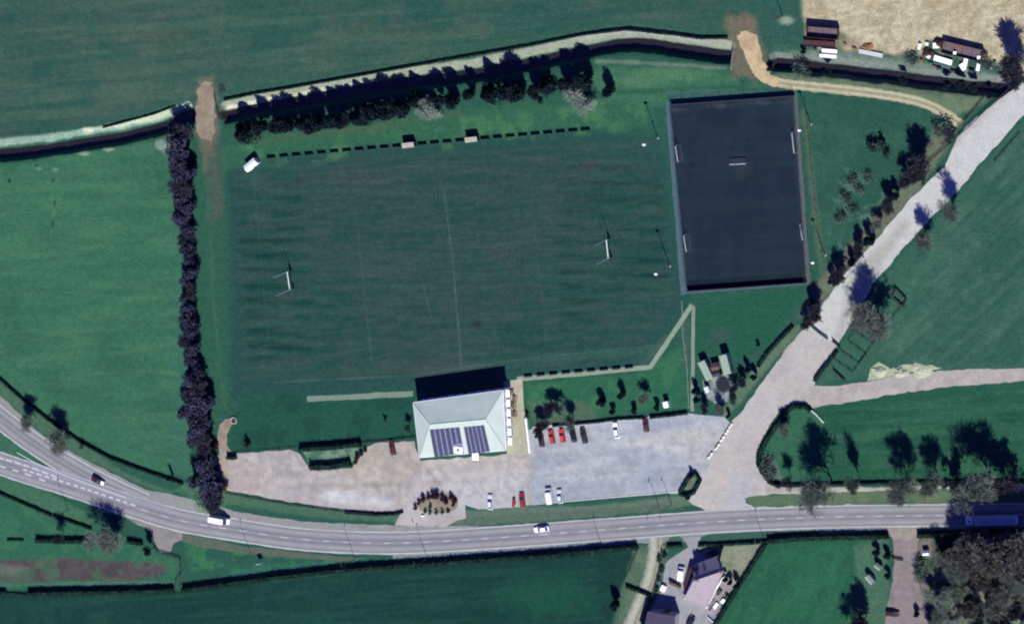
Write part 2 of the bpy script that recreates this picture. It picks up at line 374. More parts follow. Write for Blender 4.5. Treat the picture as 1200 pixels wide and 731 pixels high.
TAN = C(202, 192, 168)
pitch_poly = [(262, 200), (300, 178), (700, 152), (775, 165), (806, 360), (745, 432), (600, 442), (430, 462), (270, 470)]
G_OPS = [
 # fields
 ('poly', [(BIG, BIG), (3200, BIG), (3200, 90), (1190, 100), (905, 78), (860, 66), (740, 47), (600, 76), (480, 92), (260, 132), (227, 128), (140, 158), (0, 178), (BIG, 190)], F_N, 5, 1, 3),
 ('poly', [(BIG, 182), (0, 184), (140, 166), (216, 145), (214, 300), (225, 560), (160, 546), (85, 508), (40, 476), (-20, 430), (BIG, -200)], F_W, 5, 1, 2),
 ('poly', [(BIG, 560), (0, 575), (110, 615), (170, 640), (212, 655), (212, 690), (0, 690), (BIG, 690)], C(50, 104, 84), 4, 1, 2),
 ('poly', [(BIG, 694), (205, 692), (430, 662), (640, 650), (750, 640), (728, 690), (716, 731), (700, 1400), (BIG, 2400)], F_S, 4, 1, 2),
 ('poly', [(900, 634), (1040, 626), (1000, 690), (990, 800), (700, 1400), (843, 731), (868, 690)], C(42, 94, 75), 4, 1, 2),
 ('poly', [(1210, 128), (1150, 195), (1115, 240), (1080, 275), (1030, 330), (985, 405), (955, 450), (1060, 437), (1200, 431), (3200, 420), (3200, -600)], F_E, 6, 1, 2),
 ('poly', [(952, 478), (1040, 464), (1110, 454), (3200, 440), (3200, 565), (1200, 562), (915, 566), (893, 535), (905, 500), (930, 478)], C(40, 90, 74), 4, 1, 2),
 ('poly', pitch_poly, F_P, 26, 1, 4),
 # wide tonal drift in the fields
 ('mottle', [(-60, -60), (900, -60), (860, 40), (740, 25), (480, 75), (250, 110), (220, 120), (0, 170), (-60, 175)], C(70, 96, 86), 70, .55, 2),
 ('mottle', [(-60, -60), (900, -60), (860, 40), (740, 25), (480, 75), (250, 110), (220, 120), (0, 170), (-60, 175)], C(36, 84, 82), 55, .6, 4),
 ('mottle', [(-60, -60), (900, -60), (860, 40), (740, 25), (480, 75), (250, 110), (220, 120), (0, 170), (-60, 175)], C(90, 102, 96), 26, .3, 14),
 ('blob', 190, 42, 60, 10, C(84, 90, 84), .4), ('blob', 430, 38, 70, 14, C(80, 92, 84), .4),
 ('line', [(0, 158), (60, 154), (120, 146), (200, 128)], 3, C(30, 74, 60), 5, .6, 2),
 ('mottle', [(-40, 190), (214, 160), (214, 545), (120, 520), (0, 420), (-40, 400)], C(50, 100, 82), 60, .6, 6),
 ('mottle', [(-40, 190), (214, 160), (214, 545), (120, 520), (0, 420), (-40, 400)], C(70, 120, 92), 34, .4, 7),
 ('poly', [(198, 180), (214, 160), (222, 560), (200, 550)], C(60, 108, 100), 12, .5, 3),
 ('mottle', [(0, 700), (700, 650), (720, 760), (0, 800)], C(36, 78, 67), 60, .55, 9),
 ('mottle', [(0, 700), (700, 650), (720, 760), (0, 800)], C(26, 64, 66), 40, .6, 10),
 ('blob', 640, 700, 60, 26, C(30, 92, 68), .6),
 ('mottle', [(900, 640), (1040, 630), (990, 760), (840, 740)], C(46, 110, 80), 30, .5, 12),
 ('mottle', [(1120, 235), (1210, 140), (1300, 300), (1210, 430), (1020, 430), (1060, 330)], C(76, 112, 100), 40, .6, 13),
 ('mottle', [(1120, 235), (1210, 140), (1300, 300), (1210, 430), (1020, 430), (1060, 330)], C(48, 90, 80), 26, .6, 15),
 ('mottle', [(960, 480), (1210, 450), (1210, 560), (920, 560)], C(54, 104, 82), 26, .45, 16),
 ('line', [(1075, 300), (1120, 270), (1160, 225), (1200, 170)], 5, C(36, 84, 74), 6, .6, 2), ('line', [(1098, 300), (1150, 262), (1200, 205)], 5, C(38, 84, 74), 6, .5, 2),
 ('line', [(1062, 350), (1075, 322), (1110, 300)], 12, C(62, 112, 96), 10, .55, 3), ('line', [(1065, 350), (1078, 375), (1072, 410)], 10, C(58, 104, 92), 10, .4, 3),
 ('stripes', [(960, 485), (1200, 455), (1200, 558), (960, 558)], C(34, 84, 68), 9, .05, .3, 8),
 ('stripes', [(1060, 300), (1205, 160), (1205, 428), (1060, 428)], C(48, 92, 80), 12, .7, .3, 10),
 # rugby pitch
 ('poly', [(278, 200), (690, 160), (752, 170), (786, 345), (740, 418), (290, 448)], C(40, 82, 76), 16, .5, 4),
 ('stripes', [(266, 215), (362, 206), (372, 425), (285, 432)], C(20, 58, 56), 17.5, -.05, .7, 14),
 ('stripes', [(640, 190), (780, 180), (790, 330), (650, 410)], C(22, 60, 58), 17.5, -.05, .62, 14),
 ('stripes', [(350, 200), (640, 180), (660, 420), (370, 440)], C(34, 72, 68), 17.5, -.05, .45, 14),
 ('poly', [(350, 205), (470, 182), (690, 178), (690, 260), (600, 345), (540, 432), (470, 440), (400, 330), (350, 300)], C(52, 76, 76), 50, .4, 14),
 ('mottle', [(340, 195), (700, 175), (700, 400), (400, 440)], C(60, 76, 80), 24, .4, 17),
 ('mottle', [(290, 195), (770, 165), (780, 400), (300, 440)], C(32, 76, 68), 34, .5, 18),
 ('blob', 510, 430, 60, 16, C(70, 80, 86), .5), ('blob', 690, 195, 16, 6, C(66, 68, 66), .6), ('blob', 558, 380, 7, 6, C(48, 56, 58), .7), ('blob', 420, 208, 50, 16, C(70, 76, 80), .4),
 ('blob', 378, 256, 24, 2, C(40, 52, 58), .5), ('blob', 255, 250, 10, 80, C(64, 84, 80), .35),
 ('streak', [(268, 190), (770, 160), (800, 350), (742, 430), (280, 455)], C(66, 88, 86), 70, 4, .05, .25, 101), ('streak', [(268, 190), (770, 160), (800, 350), (742, 430), (280, 455)], C(30, 66, 64), 90, 5, .05, .22, 102), ('streak', [(268, 190), (770, 160), (800, 350), (742, 430), (280, 455)], C(82, 92, 94), 24, 3, .05, .22, 103),
 ('streak', [(-60, -60), (900, -60), (860, 40), (740, 25), (480, 75), (250, 110), (220, 120), (0, 165), (-60, 170)], C(76, 106, 92), 90, 7, .08, .45, 104), ('streak', [(-60, -60), (900, -60), (860, 40), (740, 25), (480, 75), (250, 110), (220, 120), (0, 165), (-60, 170)], C(42, 82, 76), 90, 6, .08, .4, 105),
 ('streak', [(-40, 190), (214, 160), (214, 545), (120, 520), (0, 420), (-40, 400)], C(74, 124, 96), 60, 8, .05, .4, 106), ('streak', [(-40, 190), (214, 160), (214, 545), (120, 520), (0, 420), (-40, 400)], C(46, 98, 78), 50, 6, .05, .35, 107),
 ('streak', [(0, 700), (700, 650), (720, 760), (0, 800)], C(38, 80, 72), 80, 5, .08, .5, 108),
 ('streak', [(1120, 235), (1210, 140), (1300, 300), (1210, 430), (1020, 430), (1060, 330)], C(80, 114, 102), 60, 7, .75, .28, 109), ('streak', [(1120, 235), (1210, 140), (1300, 300), (1210, 430), (1020, 430), (1060, 330)], C(42, 84, 74), 60, 5, .75, .3, 110),
 ('streak', [(960, 480), (1210, 450), (1210, 560), (920, 560)], C(60, 106, 86), 70, 5, .06, .5, 111), ('streak', [(960, 480), (1210, 450), (1210, 560), (920, 560)], C(30, 76, 64), 70, 4, .06, .4, 112),
 ('streak', [(900, 640), (1040, 630), (990, 760), (840, 740)], C(54, 116, 86), 30, 8, 1.2, .35, 113),
 ('streak', [(945, 118), (1080, 126), (1100, 150), (1000, 270), (955, 320)], C(34, 84, 72), 50, 8, .8, .5, 114),
 # worn pitch markings
 ('line', [(520, 222), (530, 300), (541, 430)], 1.2, C(110, 132, 124), 1.6, .34, .6), ('line', [(418, 250), (422, 300), (436, 425)], 1.0, C(100, 126, 116), 1.6, .2, .6),
 ('line', [(297, 205), (318, 440)], 1.0, C(100, 126, 116), 1.6, .16, .6), ('line', [(320, 448), (480, 440), (630, 418), (770, 405)], 1.2, C(110, 136, 124), 1.8, .26, .8),
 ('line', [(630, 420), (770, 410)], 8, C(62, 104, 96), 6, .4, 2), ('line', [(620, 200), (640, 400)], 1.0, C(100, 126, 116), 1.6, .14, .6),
 ('line', [(497, 338), (505, 370)], 1.0, C(110, 130, 120), 1.6, .3, .6), ('line', [(345, 206), (700, 178)], 1.0, C(90, 112, 108), 1.6, .16, .8),
 # around the pitch
 ('poly', [(255, 176), (300, 160), (480, 138), (620, 120), (720, 118), (770, 116), (760, 150), (690, 150), (320, 182), (262, 200)], C(52, 104, 80), 12, .8, 4),
 ('mottle', [(255, 170), (700, 115), (770, 110), (760, 155), (262, 205)], C(74, 122, 88), 22, .7, 20),
 ('line', [(300, 166), (360, 158), (430, 152), (480, 142), (540, 134)], 7, C(88, 96, 84), 8, .4, 3),
 ('poly', [(700, 78), (850, 86), (880, 100), (1000, 104), (930, 110), (780, 122), (715, 118), (690, 90)], C(70, 122, 92), 10, .6, 5),
 ('blob', 790, 86, 50, 9, C(96, 136, 100), .5), ('blob', 745, 96, 40, 7, C(96, 138, 104), .4),
 ('line', [(700, 72), (760, 74), (850, 80)], 4, C(140, 160, 140), 5, .5, 2),
 ('line', [(725, 108), (790, 106), (860, 102), (930, 108), (1000, 112)], 5, C(34, 74, 64), 7, .55, 2),
 ('poly', [(783, 108), (930, 100), (934, 116), (783, 126)], C(70, 108, 110), 8, .6, 4),
 ('poly', [(228, 190), (262, 176), (270, 300), (268, 480), (246, 560), (232, 540), (240, 400), (232, 300)], C(48, 96, 80), 14, .7, 3),
 ('line', [(242, 210), (250, 350), (262, 470), (272, 490)], 3, C(80, 112, 92), 5, .35, 2),
 ('poly', [(240, 150), (256, 150), (262, 250), (248, 260)], C(96, 92, 92), 12, .45, 4),
 ('poly', [(360, 470), (485, 464), (490, 516), (350, 524), (268, 530), (282, 470)], C(34, 84, 70), 8, .7, 2),
 ('mottle', [(262, 455), (486, 462), (488, 518), (262, 530)], C(28, 68, 62), 20, .5, 22),
 ('poly', [(613, 448), (745, 438), (808, 398), (808, 478), (622, 494)], C(48, 104, 80), 5, .9, 2),
 ('mottle', [(613, 448), (745, 438), (808, 398), (808, 478), (622, 494)], C(66, 120, 86), 18, .55, 24),
 ('poly', [(620, 470), (690, 470), (700, 492), (624, 500)], C(96, 110, 98), 10, .55, 3),
 ('poly', [(804, 356), (944, 338), (900, 408), (860, 420), (818, 410)], C(38, 92, 74), 6, .9, 2),
 ('blob', 842, 395, 20, 14, C(66, 86, 84), .5), ('poly', [(800, 360), (806, 380), (808, 430), (800, 430)], C(80, 96, 90), 6, .5, 2),
 ('line', [(780, 395), (755, 425)], 6, C(84, 100, 92), 8, .5, 2),
 # east of the artificial pitch
 ('poly', [(935, 116), (1080, 124), (1100, 150), (1060, 200), (1010, 260), (965, 320), (948, 330), (938, 200)], C(46, 88, 78), 8, .9, 3),
 ('mottle', [(940, 116), (1080, 124), (1100, 150), (1000, 270), (955, 320)], C(58, 102, 86), 24, .5, 26),
 ('line', [(942, 130), (950, 200), (958, 270), (964, 320)], 7, C(100, 116, 98), 7, .45, 3),
 ('poly', [(1095, 150), (1125, 150), (1070, 232), (1020, 290), (985, 330), (950, 375), (935, 372), (960, 330), (1005, 275), (1060, 215)], C(118, 122, 108), 10, .8, 4),
 ('mottle', [(1095, 150), (1125, 150), (1000, 320), (935, 380), (1005, 260)], C(96, 88, 80), 12, .6, 27),
 ('poly', [(930, 382), (948, 376), (926, 402), (880, 456), (850, 492), (842, 486), (862, 458)], C(98, 122, 104), 5, .9, 2),
 ('mottle', [(975, 200), (1050, 170), (1060, 225), (1000, 290), (965, 310)], C(92, 128, 116), 12, .55, 28),
 # rubble ground in the north-east
 ('poly', [(945, -600), (940, 18), (950, 30), (985, 36), (1005, 54), (1060, 66), (1090, 44), (1150, 56), (1190, 92), (3200, 92), (3200, -600)], TAN, 10, 1, 6),
 ('mottle', [(940, -60), (1260, -60), (1260, 80), (940, 60)], C(168, 160, 136), 14, .6, 30),
 ('mottle', [(940, -60), (1260, -60), (1260, 80), (940, 60)], C(212, 200, 172), 8, .7, 31),
 ('mottle', [(940, -60), (1260, -60), (1260, 80), (940, 60)], C(176, 160, 130), 36, .5, 32), ('mottle', [(940, -60), (1260, -60), (1260, 80), (940, 60)], C(148, 138, 116), 5, .4, 35), ('blob', 1060, 66, 14, 6, C(110, 120, 104), .7), ('blob', 1000, 50, 10, 8, C(166, 150, 134), .6),
 ('stripes', [(950, -20), (1210, -20), (1210, 60), (950, 40)], C(170, 158, 134), 7, .2, .4, 10),
 ('poly', [(870, 0), (938, 0), (942, 50), (905, 72), (880, 60)], C(50, 92, 84), 8, .8, 4),
 ('poly', [(925, 62), (1000, 60), (1060, 70), (1190, 92), (1190, 100), (1083, 84), (966, 70)], C(108, 124, 118), 8, .9, 3),
 ('mottle', [(925, 62), (1000, 60), (1060, 70), (1190, 92), (1190, 104), (966, 74)], C(80, 112, 96), 9, .6, 33),
 ('poly', [(900, 92), (1060, 108), (1120, 136), (1180, 106), (1192, 104), (1037, 92), (920, 84)], C(112, 130, 106), 7, .9, 3),
 ('mottle', [(900, 92), (1060, 108), (1120, 136), (1192, 104), (1037, 92), (920, 84)], C(82, 104, 92), 12, .6, 34),
 # ditch banks: pale dry grass on the sunny side, dark mud below with the south wall's shade painted in
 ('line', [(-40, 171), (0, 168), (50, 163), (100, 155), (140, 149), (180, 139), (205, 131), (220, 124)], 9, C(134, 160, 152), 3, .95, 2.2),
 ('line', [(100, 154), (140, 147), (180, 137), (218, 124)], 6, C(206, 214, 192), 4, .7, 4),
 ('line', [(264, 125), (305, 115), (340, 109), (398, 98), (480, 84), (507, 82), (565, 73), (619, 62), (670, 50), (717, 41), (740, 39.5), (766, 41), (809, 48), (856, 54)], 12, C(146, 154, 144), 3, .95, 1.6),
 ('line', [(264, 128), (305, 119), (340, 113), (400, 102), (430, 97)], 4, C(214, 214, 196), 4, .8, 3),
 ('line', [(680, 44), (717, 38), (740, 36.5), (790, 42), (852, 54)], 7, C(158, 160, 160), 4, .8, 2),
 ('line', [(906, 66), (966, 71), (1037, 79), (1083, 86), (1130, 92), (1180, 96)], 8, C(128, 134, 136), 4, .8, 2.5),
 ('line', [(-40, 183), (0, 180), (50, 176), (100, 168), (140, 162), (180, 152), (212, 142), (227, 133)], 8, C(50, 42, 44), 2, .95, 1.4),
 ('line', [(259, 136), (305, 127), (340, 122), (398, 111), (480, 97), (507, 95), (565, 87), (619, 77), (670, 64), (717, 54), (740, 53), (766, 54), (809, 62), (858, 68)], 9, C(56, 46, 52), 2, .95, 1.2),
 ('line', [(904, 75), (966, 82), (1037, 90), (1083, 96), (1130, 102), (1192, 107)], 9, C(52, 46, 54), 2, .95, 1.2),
 ('blob', 98, 180, 8, 2.5, C(170, 190, 170), .7), ('blob', 126, 175, 9, 2.5, C(176, 192, 172), .7), ('blob', 45, 198, 5, 2.5, C(120, 160, 130), .6), ('blob', 65, 199, 4, 3, C(130, 170, 140), .5),
 ('blob', 11, 212, 2.4, 3, C(14, 44, 40), .9), ('blob', 43, 194, 2.5, 2, C(20, 50, 44), .8), ('blob', 62, 212, 2, 3, C(30, 66, 54), .8), ('blob', 64, 238, 2.2, 4, C(26, 58, 48), .9), ('blob', 62, 262, 2, 5, C(30, 64, 50), .8), ('blob', 63, 250, 1.4, 3, C(120, 150, 130), .6),
 ('blob', 192, 171, 10, 9, C(150, 170, 164), .7),
 # track crossings
 ('poly', [(231, 92), (250, 90), (256, 150), (240, 200), (228, 150)], C(124, 116, 104), 12, .6, 6),
 ('poly', [(852, 20), (884, 22), (896, 62), (900, 90), (858, 92)], C(130, 114, 98), 12, .65, 7),
 ('blob', 874, 22, 10, 8, C(146, 118, 104), .4), ('blob', 845, 52, 12, 5, C(150, 158, 136), .7),
 ('blob', 920, 24, 12, 6, C(168, 176, 164), .7),
 # south-west land
 ('poly', [(-60, 662), (60, 654), (150, 656), (194, 660), (198, 668), (160, 680), (60, 680), (-60, 682)], C(90, 80, 88), 6, .95, 3),
 ('mottle', [(-60, 650), (196, 655), (196, 682), (-60, 684)], C(74, 66, 74), 12, .6, 36), ('blob', 10, 668, 26, 8, C(136, 122, 128), .6),
 ('line', [(-40, 686), (60, 684), (200, 682)], 3, C(100, 130, 120), 4, .5, 2),
 ('mottle', [(0, 575), (100, 612), (210, 655), (210, 685), (0, 685)], C(66, 118, 88), 16, .5, 37),
 ('mottle', [(213, 632), (430, 655), (430, 662), (215, 690)], C(62, 130, 84), 14, .6, 38),
 ('poly', [(215, 690), (300, 662), (460, 652), (640, 646), (750, 636), (750, 644), (560, 656), (320, 680)], C(56, 108, 98), 5, .7, 2),
 ('poly', [(0, 556), (48, 574), (112, 605), (108, 616), (50, 598), (0, 576)], C(70, 116, 92), 4, .8, 2),
 ('poly', [(225, 560), (262, 572), (340, 590), (410, 600), (470, 602), (470, 612), (390, 608), (270, 592), (200, 575), (150, 556), (90, 516), (40, 480), (0, 446), (-40, 410), (-40, 440), (0, 462), (52, 510), (104, 540), (170, 570), (200, 578)], C(76, 112, 94), 4, .9, 2),
 ('blob', 240, 592, 26, 12, C(78, 130, 96), .7), ('blob', 250, 580, 30, 9, C(84, 120, 98), .5),
 ('poly', [(-60, 494), (0, 503), (46, 541), (0, 531), (-60, 520)], C(62, 108, 88), 3, 1, 1),
 ('poly', [(520, 600), (600, 594), (700, 592), (800, 580), (812, 590), (760, 600), (640, 610), (540, 616), (500, 612)], C(102, 122, 110), 5, .9, 2),
 ('poly', [(540, 606), (640, 600), (780, 590), (800, 596), (640, 608), (540, 614)], C(88, 108, 98), 4, .8, 2),
 ('poly', [(872, 582), (960, 578), (1200, 572), (1200, 590), (880, 592)], C(88, 112, 90), 3, 1, 2),
 ('mottle', [(872, 580), (1200, 570), (1200, 590), (880, 592)], C(116, 124, 104), 14, .6, 40),
 ('poly', [(893, 535), (905, 500), (930, 478), (950, 478), (965, 492), (950, 560), (915, 566)], C(56, 106, 84), 4, .8, 2),
 ('poly', [(896, 534), (906, 534), (916, 560), (905, 560)], C(120, 128, 134), 5, .6, 2),
 ('blob', 1078, 540, 80, 10, C(62, 108, 80), .5), ('blob', 1130, 572, 60, 6, C(120, 116, 92), .5), ('blob', 965, 574, 20, 7, C(110, 106, 90), .6),
 # land round the house and the wood in the south-east
 ('poly', [(745, 640), (782, 636), (778, 690), (760, 731), (716, 760), (728, 690)], C(84, 110, 92), 5, .9, 3),
 ('mottle', [(745, 640), (782, 636), (778, 690), (760, 760), (716, 760), (728, 690)], C(108, 126, 110), 10, .6, 41),
 ('poly', [(812, 640), (896, 634), (868, 684), (846, 674), (840, 660)], C(140, 146, 128), 5, .95, 3),
 ('mottle', [(812, 640), (896, 634), (868, 684), (846, 674)], C(112, 132, 116), 9, .6, 42), ('blob', 872, 652, 16, 14, C(160, 154, 144), .5),
 ('poly', [(1000, 640), (1040, 628), (1042, 731), (1030, 800), (990, 800), (1004, 690)], C(76, 112, 94), 6, .9, 3),
 ('poly', [(1074, 626), (1260, 624), (1260, 800), (1070, 800), (1066, 690)], C(98, 98, 90), 6, .95, 4),
 ('mottle', [(1074, 626), (1260, 624), (1260, 800), (1070, 800)], C(62, 88, 76), 16, .8, 44),
 ('mottle', [(1074, 640), (1260, 640), (1260, 800), (1070, 800)], C(128, 120, 112), 10, .5, 45),
 ('poly', [(1185, 712), (1200, 700), (1240, 700), (1240, 760), (1170, 760)], C(50, 100, 66), 8, .9, 4),
 ('blob', 1085, 640, 9, 12, C(140, 128, 132), .7), ('mottle', [(1080, 640), (1260, 640), (1260, 800), (1076, 800)], C(166, 156, 160), 7, .6, 46), ('mottle', [(1080, 640), (1260, 640), (1260, 800), (1076, 800)], C(40, 56, 60), 8, .6, 47),
]
def axis(lo, hi, step, outer):
    a = list(np.arange(lo, hi+step/2, step)); left = [-o for o in outer[::-1] if -o < lo-5]; right = [o for o in outer if o > hi+5]
    return np.array(left+a+right)
outer = [200, 230, 280, 360, 500, 800, 1400, 2600, 5000]
gx = axis(-186, 186, .42, outer); gy = axis(-118, 118, .42, [125, 150, 200]+outer[2:])
GX, GY = np.meshgrid(gx, gy); fx = GX.ravel(); fy = GY.ravel()
gz = ditch_z(fx, fy)
nx_, ny_ = len(gx), len(gy)
gm = bpy.data.meshes.new('ground')
gm.vertices.add(nx_*ny_); gm.vertices.foreach_set('co', np.stack([fx, fy, gz], 1).astype(np.float32).ravel())
ii, jj = np.meshgrid(np.arange(nx_-1), np.arange(ny_-1)); k0 = (jj*nx_+ii).ravel()
quads = np.stack([k0, k0+1, k0+nx_+1, k0+nx_], 1)
gm.loops.add(quads.size); gm.loops.foreach_set('vertex_index', quads.ravel().astype(np.int32))
gm.polygons.add(len(quads)); gm.polygons.foreach_set('loop_start', np.arange(0, quads.size, 4, dtype=np.int32))
gm.update(calc_edges=True); gm.validate()
ppx, ppy = proj(fx, fy, 0)
set_col(gm, paint(ppx, ppy, C(46, 92, 80), G_OPS))
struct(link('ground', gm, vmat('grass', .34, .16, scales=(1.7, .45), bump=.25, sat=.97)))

# stream water at the bottom of the ditch
for k, path in enumerate(DITCH):
    w0 = [at2(x, y) for x, y in resample(path, 10)]; N = normals(w0); v = []
    for (x, y), (nx, ny) in zip(w0, N): v += [(x-nx*2.9, y-ny*2.9, -2.72), (x+nx*.3, y+ny*.3, -2.72)]
    f = [(2*i, 2*i+2, 2*i+3, 2*i+1) for i in range(len(w0)-1)]
    me = bpy.data.meshes.new('stream'); me.from_pydata(v, [], f)
    struct(link('stream', me, mat('stream_water', (.012, .011, .012), rough=.25, spec=.5)))

# ------------------------------------------------------------------ roads and paved sheets
pv = vmat('paving', .17, .10, scales=(1.6, .35)); rv = vmat('road', .12, .07, scales=(1.8, .25)); dv = vmat('dirt', .24, .16, scales=(2.5, .5))
PALE = C(166, 162, 168)
# pavements and verges under the carriageways
sheet('pavement', [(-40, 430), (0, 463), (51, 511), (103, 540), (170, 573), (200, 579), (282, 600), (350, 610), (420, 614), (480, 616), (560, 616), (560, 626), (420, 632), (337, 628), (268, 616), (200, 602), (123, 575), (51, 540), (0, 500), (-40, 470)], .008, C(150, 152, 156),
      [('mottle', [(-40, 430), (480, 600), (480, 640), (-40, 520)], C(168, 158, 162), 18, .6, 50), ('blob', 240, 598, 16, 7, C(104, 132, 112), .5), ('blob', 180, 575, 8, 3, C(120, 124, 110), .6), ('streak', [(-40, 430), (480, 600), (480, 640), (-40, 520)], C(134, 134, 134), 40, 4, -.3, .5, 53)], pv, seed=1)
sheet('pavement', [(460, 640), (600, 636), (747, 626), (780, 622), (860, 614), (1000, 612), (1240, 606), (1240, 617), (1124, 620), (1042, 621.5), (940, 626), (820, 634), (747, 636), (610, 646), (535, 651), (460, 654)], .008, C(138, 148, 156),
      [('mottle', [(440, 636), (1240, 600), (1240, 630), (440, 660)], C(120, 136, 138), 14, .6, 51)], pv, seed=2)
sheet('lay_by', [(112, 596), (150, 600), (214, 622), (214, 632), (204, 636), (200, 646), (188, 646), (182, 636), (176, 622), (150, 608)], .010, C(146, 142, 146),
      [('mottle', [(110, 590), (214, 620), (214, 650), (150, 620)], C(124, 128, 122), 10, .7, 52)], pv, seed=3)
sheet('verge', [(200, 622), (290, 640), (400, 652), (430, 654), (400, 657), (300, 650), (230, 640), (212, 634)], .006, C(96, 106, 98), [], dv, seed=33)
def rprof(hw):
    D1, D2, L = C(126, 127, 140), C(152, 152, 162), C(176, 174, 188)
    return [(-hw, C(176, 178, 186)), (-hw+1.2, C(196, 198, 206)), (-hw+2.4, D1), (-hw+4.2, D2), (-hw+6.2, C(164, 163, 172)), (-hw+8.0, D2), (-2.2, D1), (-.9, C(150, 148, 162)), (.9, C(150, 148, 162)), (2.2, D1), (hw-8.0, D2), (hw-6.2, C(164, 163, 172)), (hw-4.2, D2), (hw-2.4, D1), (hw-1.2, C(200, 202, 210)), (hw, C(178, 182, 190))]
MAIN = [(-60, 522), (0, 543), (40, 556), (77, 567), (125, 583), (165, 596.5), (213, 611), (288, 622.5), (335, 630), (382, 634), (447, 636.5), (500, 635), (600, 628.5), (700, 621), (793, 614), (856, 609.5), (962, 605.5), (1007, 604.6), (1100, 603.5), (1260, 602)]
ribbon('slip_road', [(-60, 440), (-20, 473), (0, 490), (30, 513), (60, 533), (95, 554), (130, 572), (170, 590)], rprof(12.5), .014, rv)
ribbon('main_road', MAIN, rprof(13.5), .020, rv,
       ops=[('mottle', [(-60, 500), (60, 540), (200, 590), (450, 615), (860, 590), (1260, 585), (1260, 625), (860, 625), (450, 655), (100, 600), (-60, 560)], C(158, 152, 166), 30, .35, 55),
            ('poly', [(30, 530), (110, 556), (200, 590), (200, 600), (110, 578), (44, 556)], C(158, 160, 178), 6, .5, 2)])
# painted markings
wp = mat('road_paint', (.42, .42, .47), rough=.7, var=.12, scale=3)
def dashes(name, path, on, off, w, z, o=0, start=0, mt=wp):
    P = resample(smooth_path(path, 3), 1.0); N = normals(P); b = MB(); i = start
    while i+on < len(P):
        for j in range(i, i+on):
            q = []
            for idx, sg in ((j, -1), (j+1, -1), (j+1, 1), (j, 1)):
                x, y = P[idx]; nx, ny = N[idx]; q.append((*at2(x+nx*(o+sg*w/2), y+ny*(o+sg*w/2)), z))
            b.add(q, [(0, 1, 2, 3)])
        i += on+off
    o_ = b.build(name, mt, fix=False)
    if o_.data.polygons[0].normal.z < 0: o_.data.flip_normals()
    return struct(o_)
dashes('centre_line', MAIN[5:], 8, 14, .6, .026)
dashes('edge_line', MAIN[:6], 5, 3, 1.5, .026, o=-2, start=80)
dashes('edge_line', [(20, 530), (46, 545), (90, 562), (150, 584)], 40, 1, .8, .027)
dashes('lane_marking', [(-10, 537), (30, 548), (66, 562)], 7, 3, 1.4, .027, o=-3, start=4)
dashes('lane_marking', [(-10, 537), (30, 548), (66, 562)], 7, 8, 1.4, .027, o=6, start=9)

SIDE = [(820, 606), (826, 597), (806, 586), (800, 572), (818, 550), (832, 535), (846, 510), (852, 496), (866, 485), (893, 448), (925, 404), (947, 380), (985, 328), (1020, 289), (1069, 231), (1107, 196), (1122, 160), (1135, 146), (1167, 121), (1200, 94), (1300, 10),
        (1330, 20), (1215, 120), (1200, 135), (1150, 190), (1130, 216), (1090, 256), (1053, 298), (1022, 334), (1010, 360), (985, 398), (978, 412), (958, 440), (952, 458), (935, 472), (914, 480), (902, 498), (892, 516), (887, 532), (892, 552), (905, 566), (940, 571), (1100, 569), (1260, 566), (1260, 574), (1080, 576), (960, 579), (905, 579), (874, 583), (874, 590), (884, 594), (1000, 591), (1000, 600)]
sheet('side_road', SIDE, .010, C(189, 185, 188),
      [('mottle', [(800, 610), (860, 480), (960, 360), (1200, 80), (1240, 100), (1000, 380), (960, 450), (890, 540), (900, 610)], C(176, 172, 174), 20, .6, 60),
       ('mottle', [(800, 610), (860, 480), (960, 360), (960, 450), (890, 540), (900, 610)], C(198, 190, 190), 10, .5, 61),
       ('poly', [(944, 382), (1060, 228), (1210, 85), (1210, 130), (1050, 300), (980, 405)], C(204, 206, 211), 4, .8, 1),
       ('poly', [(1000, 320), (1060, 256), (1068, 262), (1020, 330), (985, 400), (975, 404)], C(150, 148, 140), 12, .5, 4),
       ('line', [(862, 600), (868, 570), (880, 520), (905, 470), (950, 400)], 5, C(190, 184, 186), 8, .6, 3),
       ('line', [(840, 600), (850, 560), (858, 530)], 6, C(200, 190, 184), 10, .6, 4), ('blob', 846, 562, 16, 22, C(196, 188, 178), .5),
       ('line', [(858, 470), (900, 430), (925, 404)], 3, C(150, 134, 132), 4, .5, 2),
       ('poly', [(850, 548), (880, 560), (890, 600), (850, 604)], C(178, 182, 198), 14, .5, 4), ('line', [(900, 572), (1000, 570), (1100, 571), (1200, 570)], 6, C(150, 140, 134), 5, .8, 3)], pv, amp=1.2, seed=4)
sheet('farm_road', [(948, 452), (985, 452), (1020, 446), (1060, 438), (1120, 433), (1200, 431.5), (1300, 430), (1300, 444), (1200, 447), (1110, 453), (1040, 463), (990, 472), (952, 477), (930, 474)], .014, C(180, 173, 174),
      [('mottle', [(940, 440), (1300, 425), (1300, 450), (940, 480)], C(168, 160, 162), 16, .6, 62), ('mottle', [(940, 440), (1300, 425), (1300, 450), (940, 480)], C(196, 188, 188), 8, .6, 64)], pv, amp=1.2, seed=5)
sheet('chalk_spoil', [(1016, 446), (1020, 432), (1030, 424), (1044, 432), (1060, 427), (1092, 428), (1104, 432), (1060, 437), (1030, 444)], .020, C(176, 184, 164),
      [('mottle', [(1010, 420), (1110, 420), (1110, 450), (1010, 450)], C(150, 170, 140), 5, .7, 63)], dv, amp=.8, step=3, seed=6)
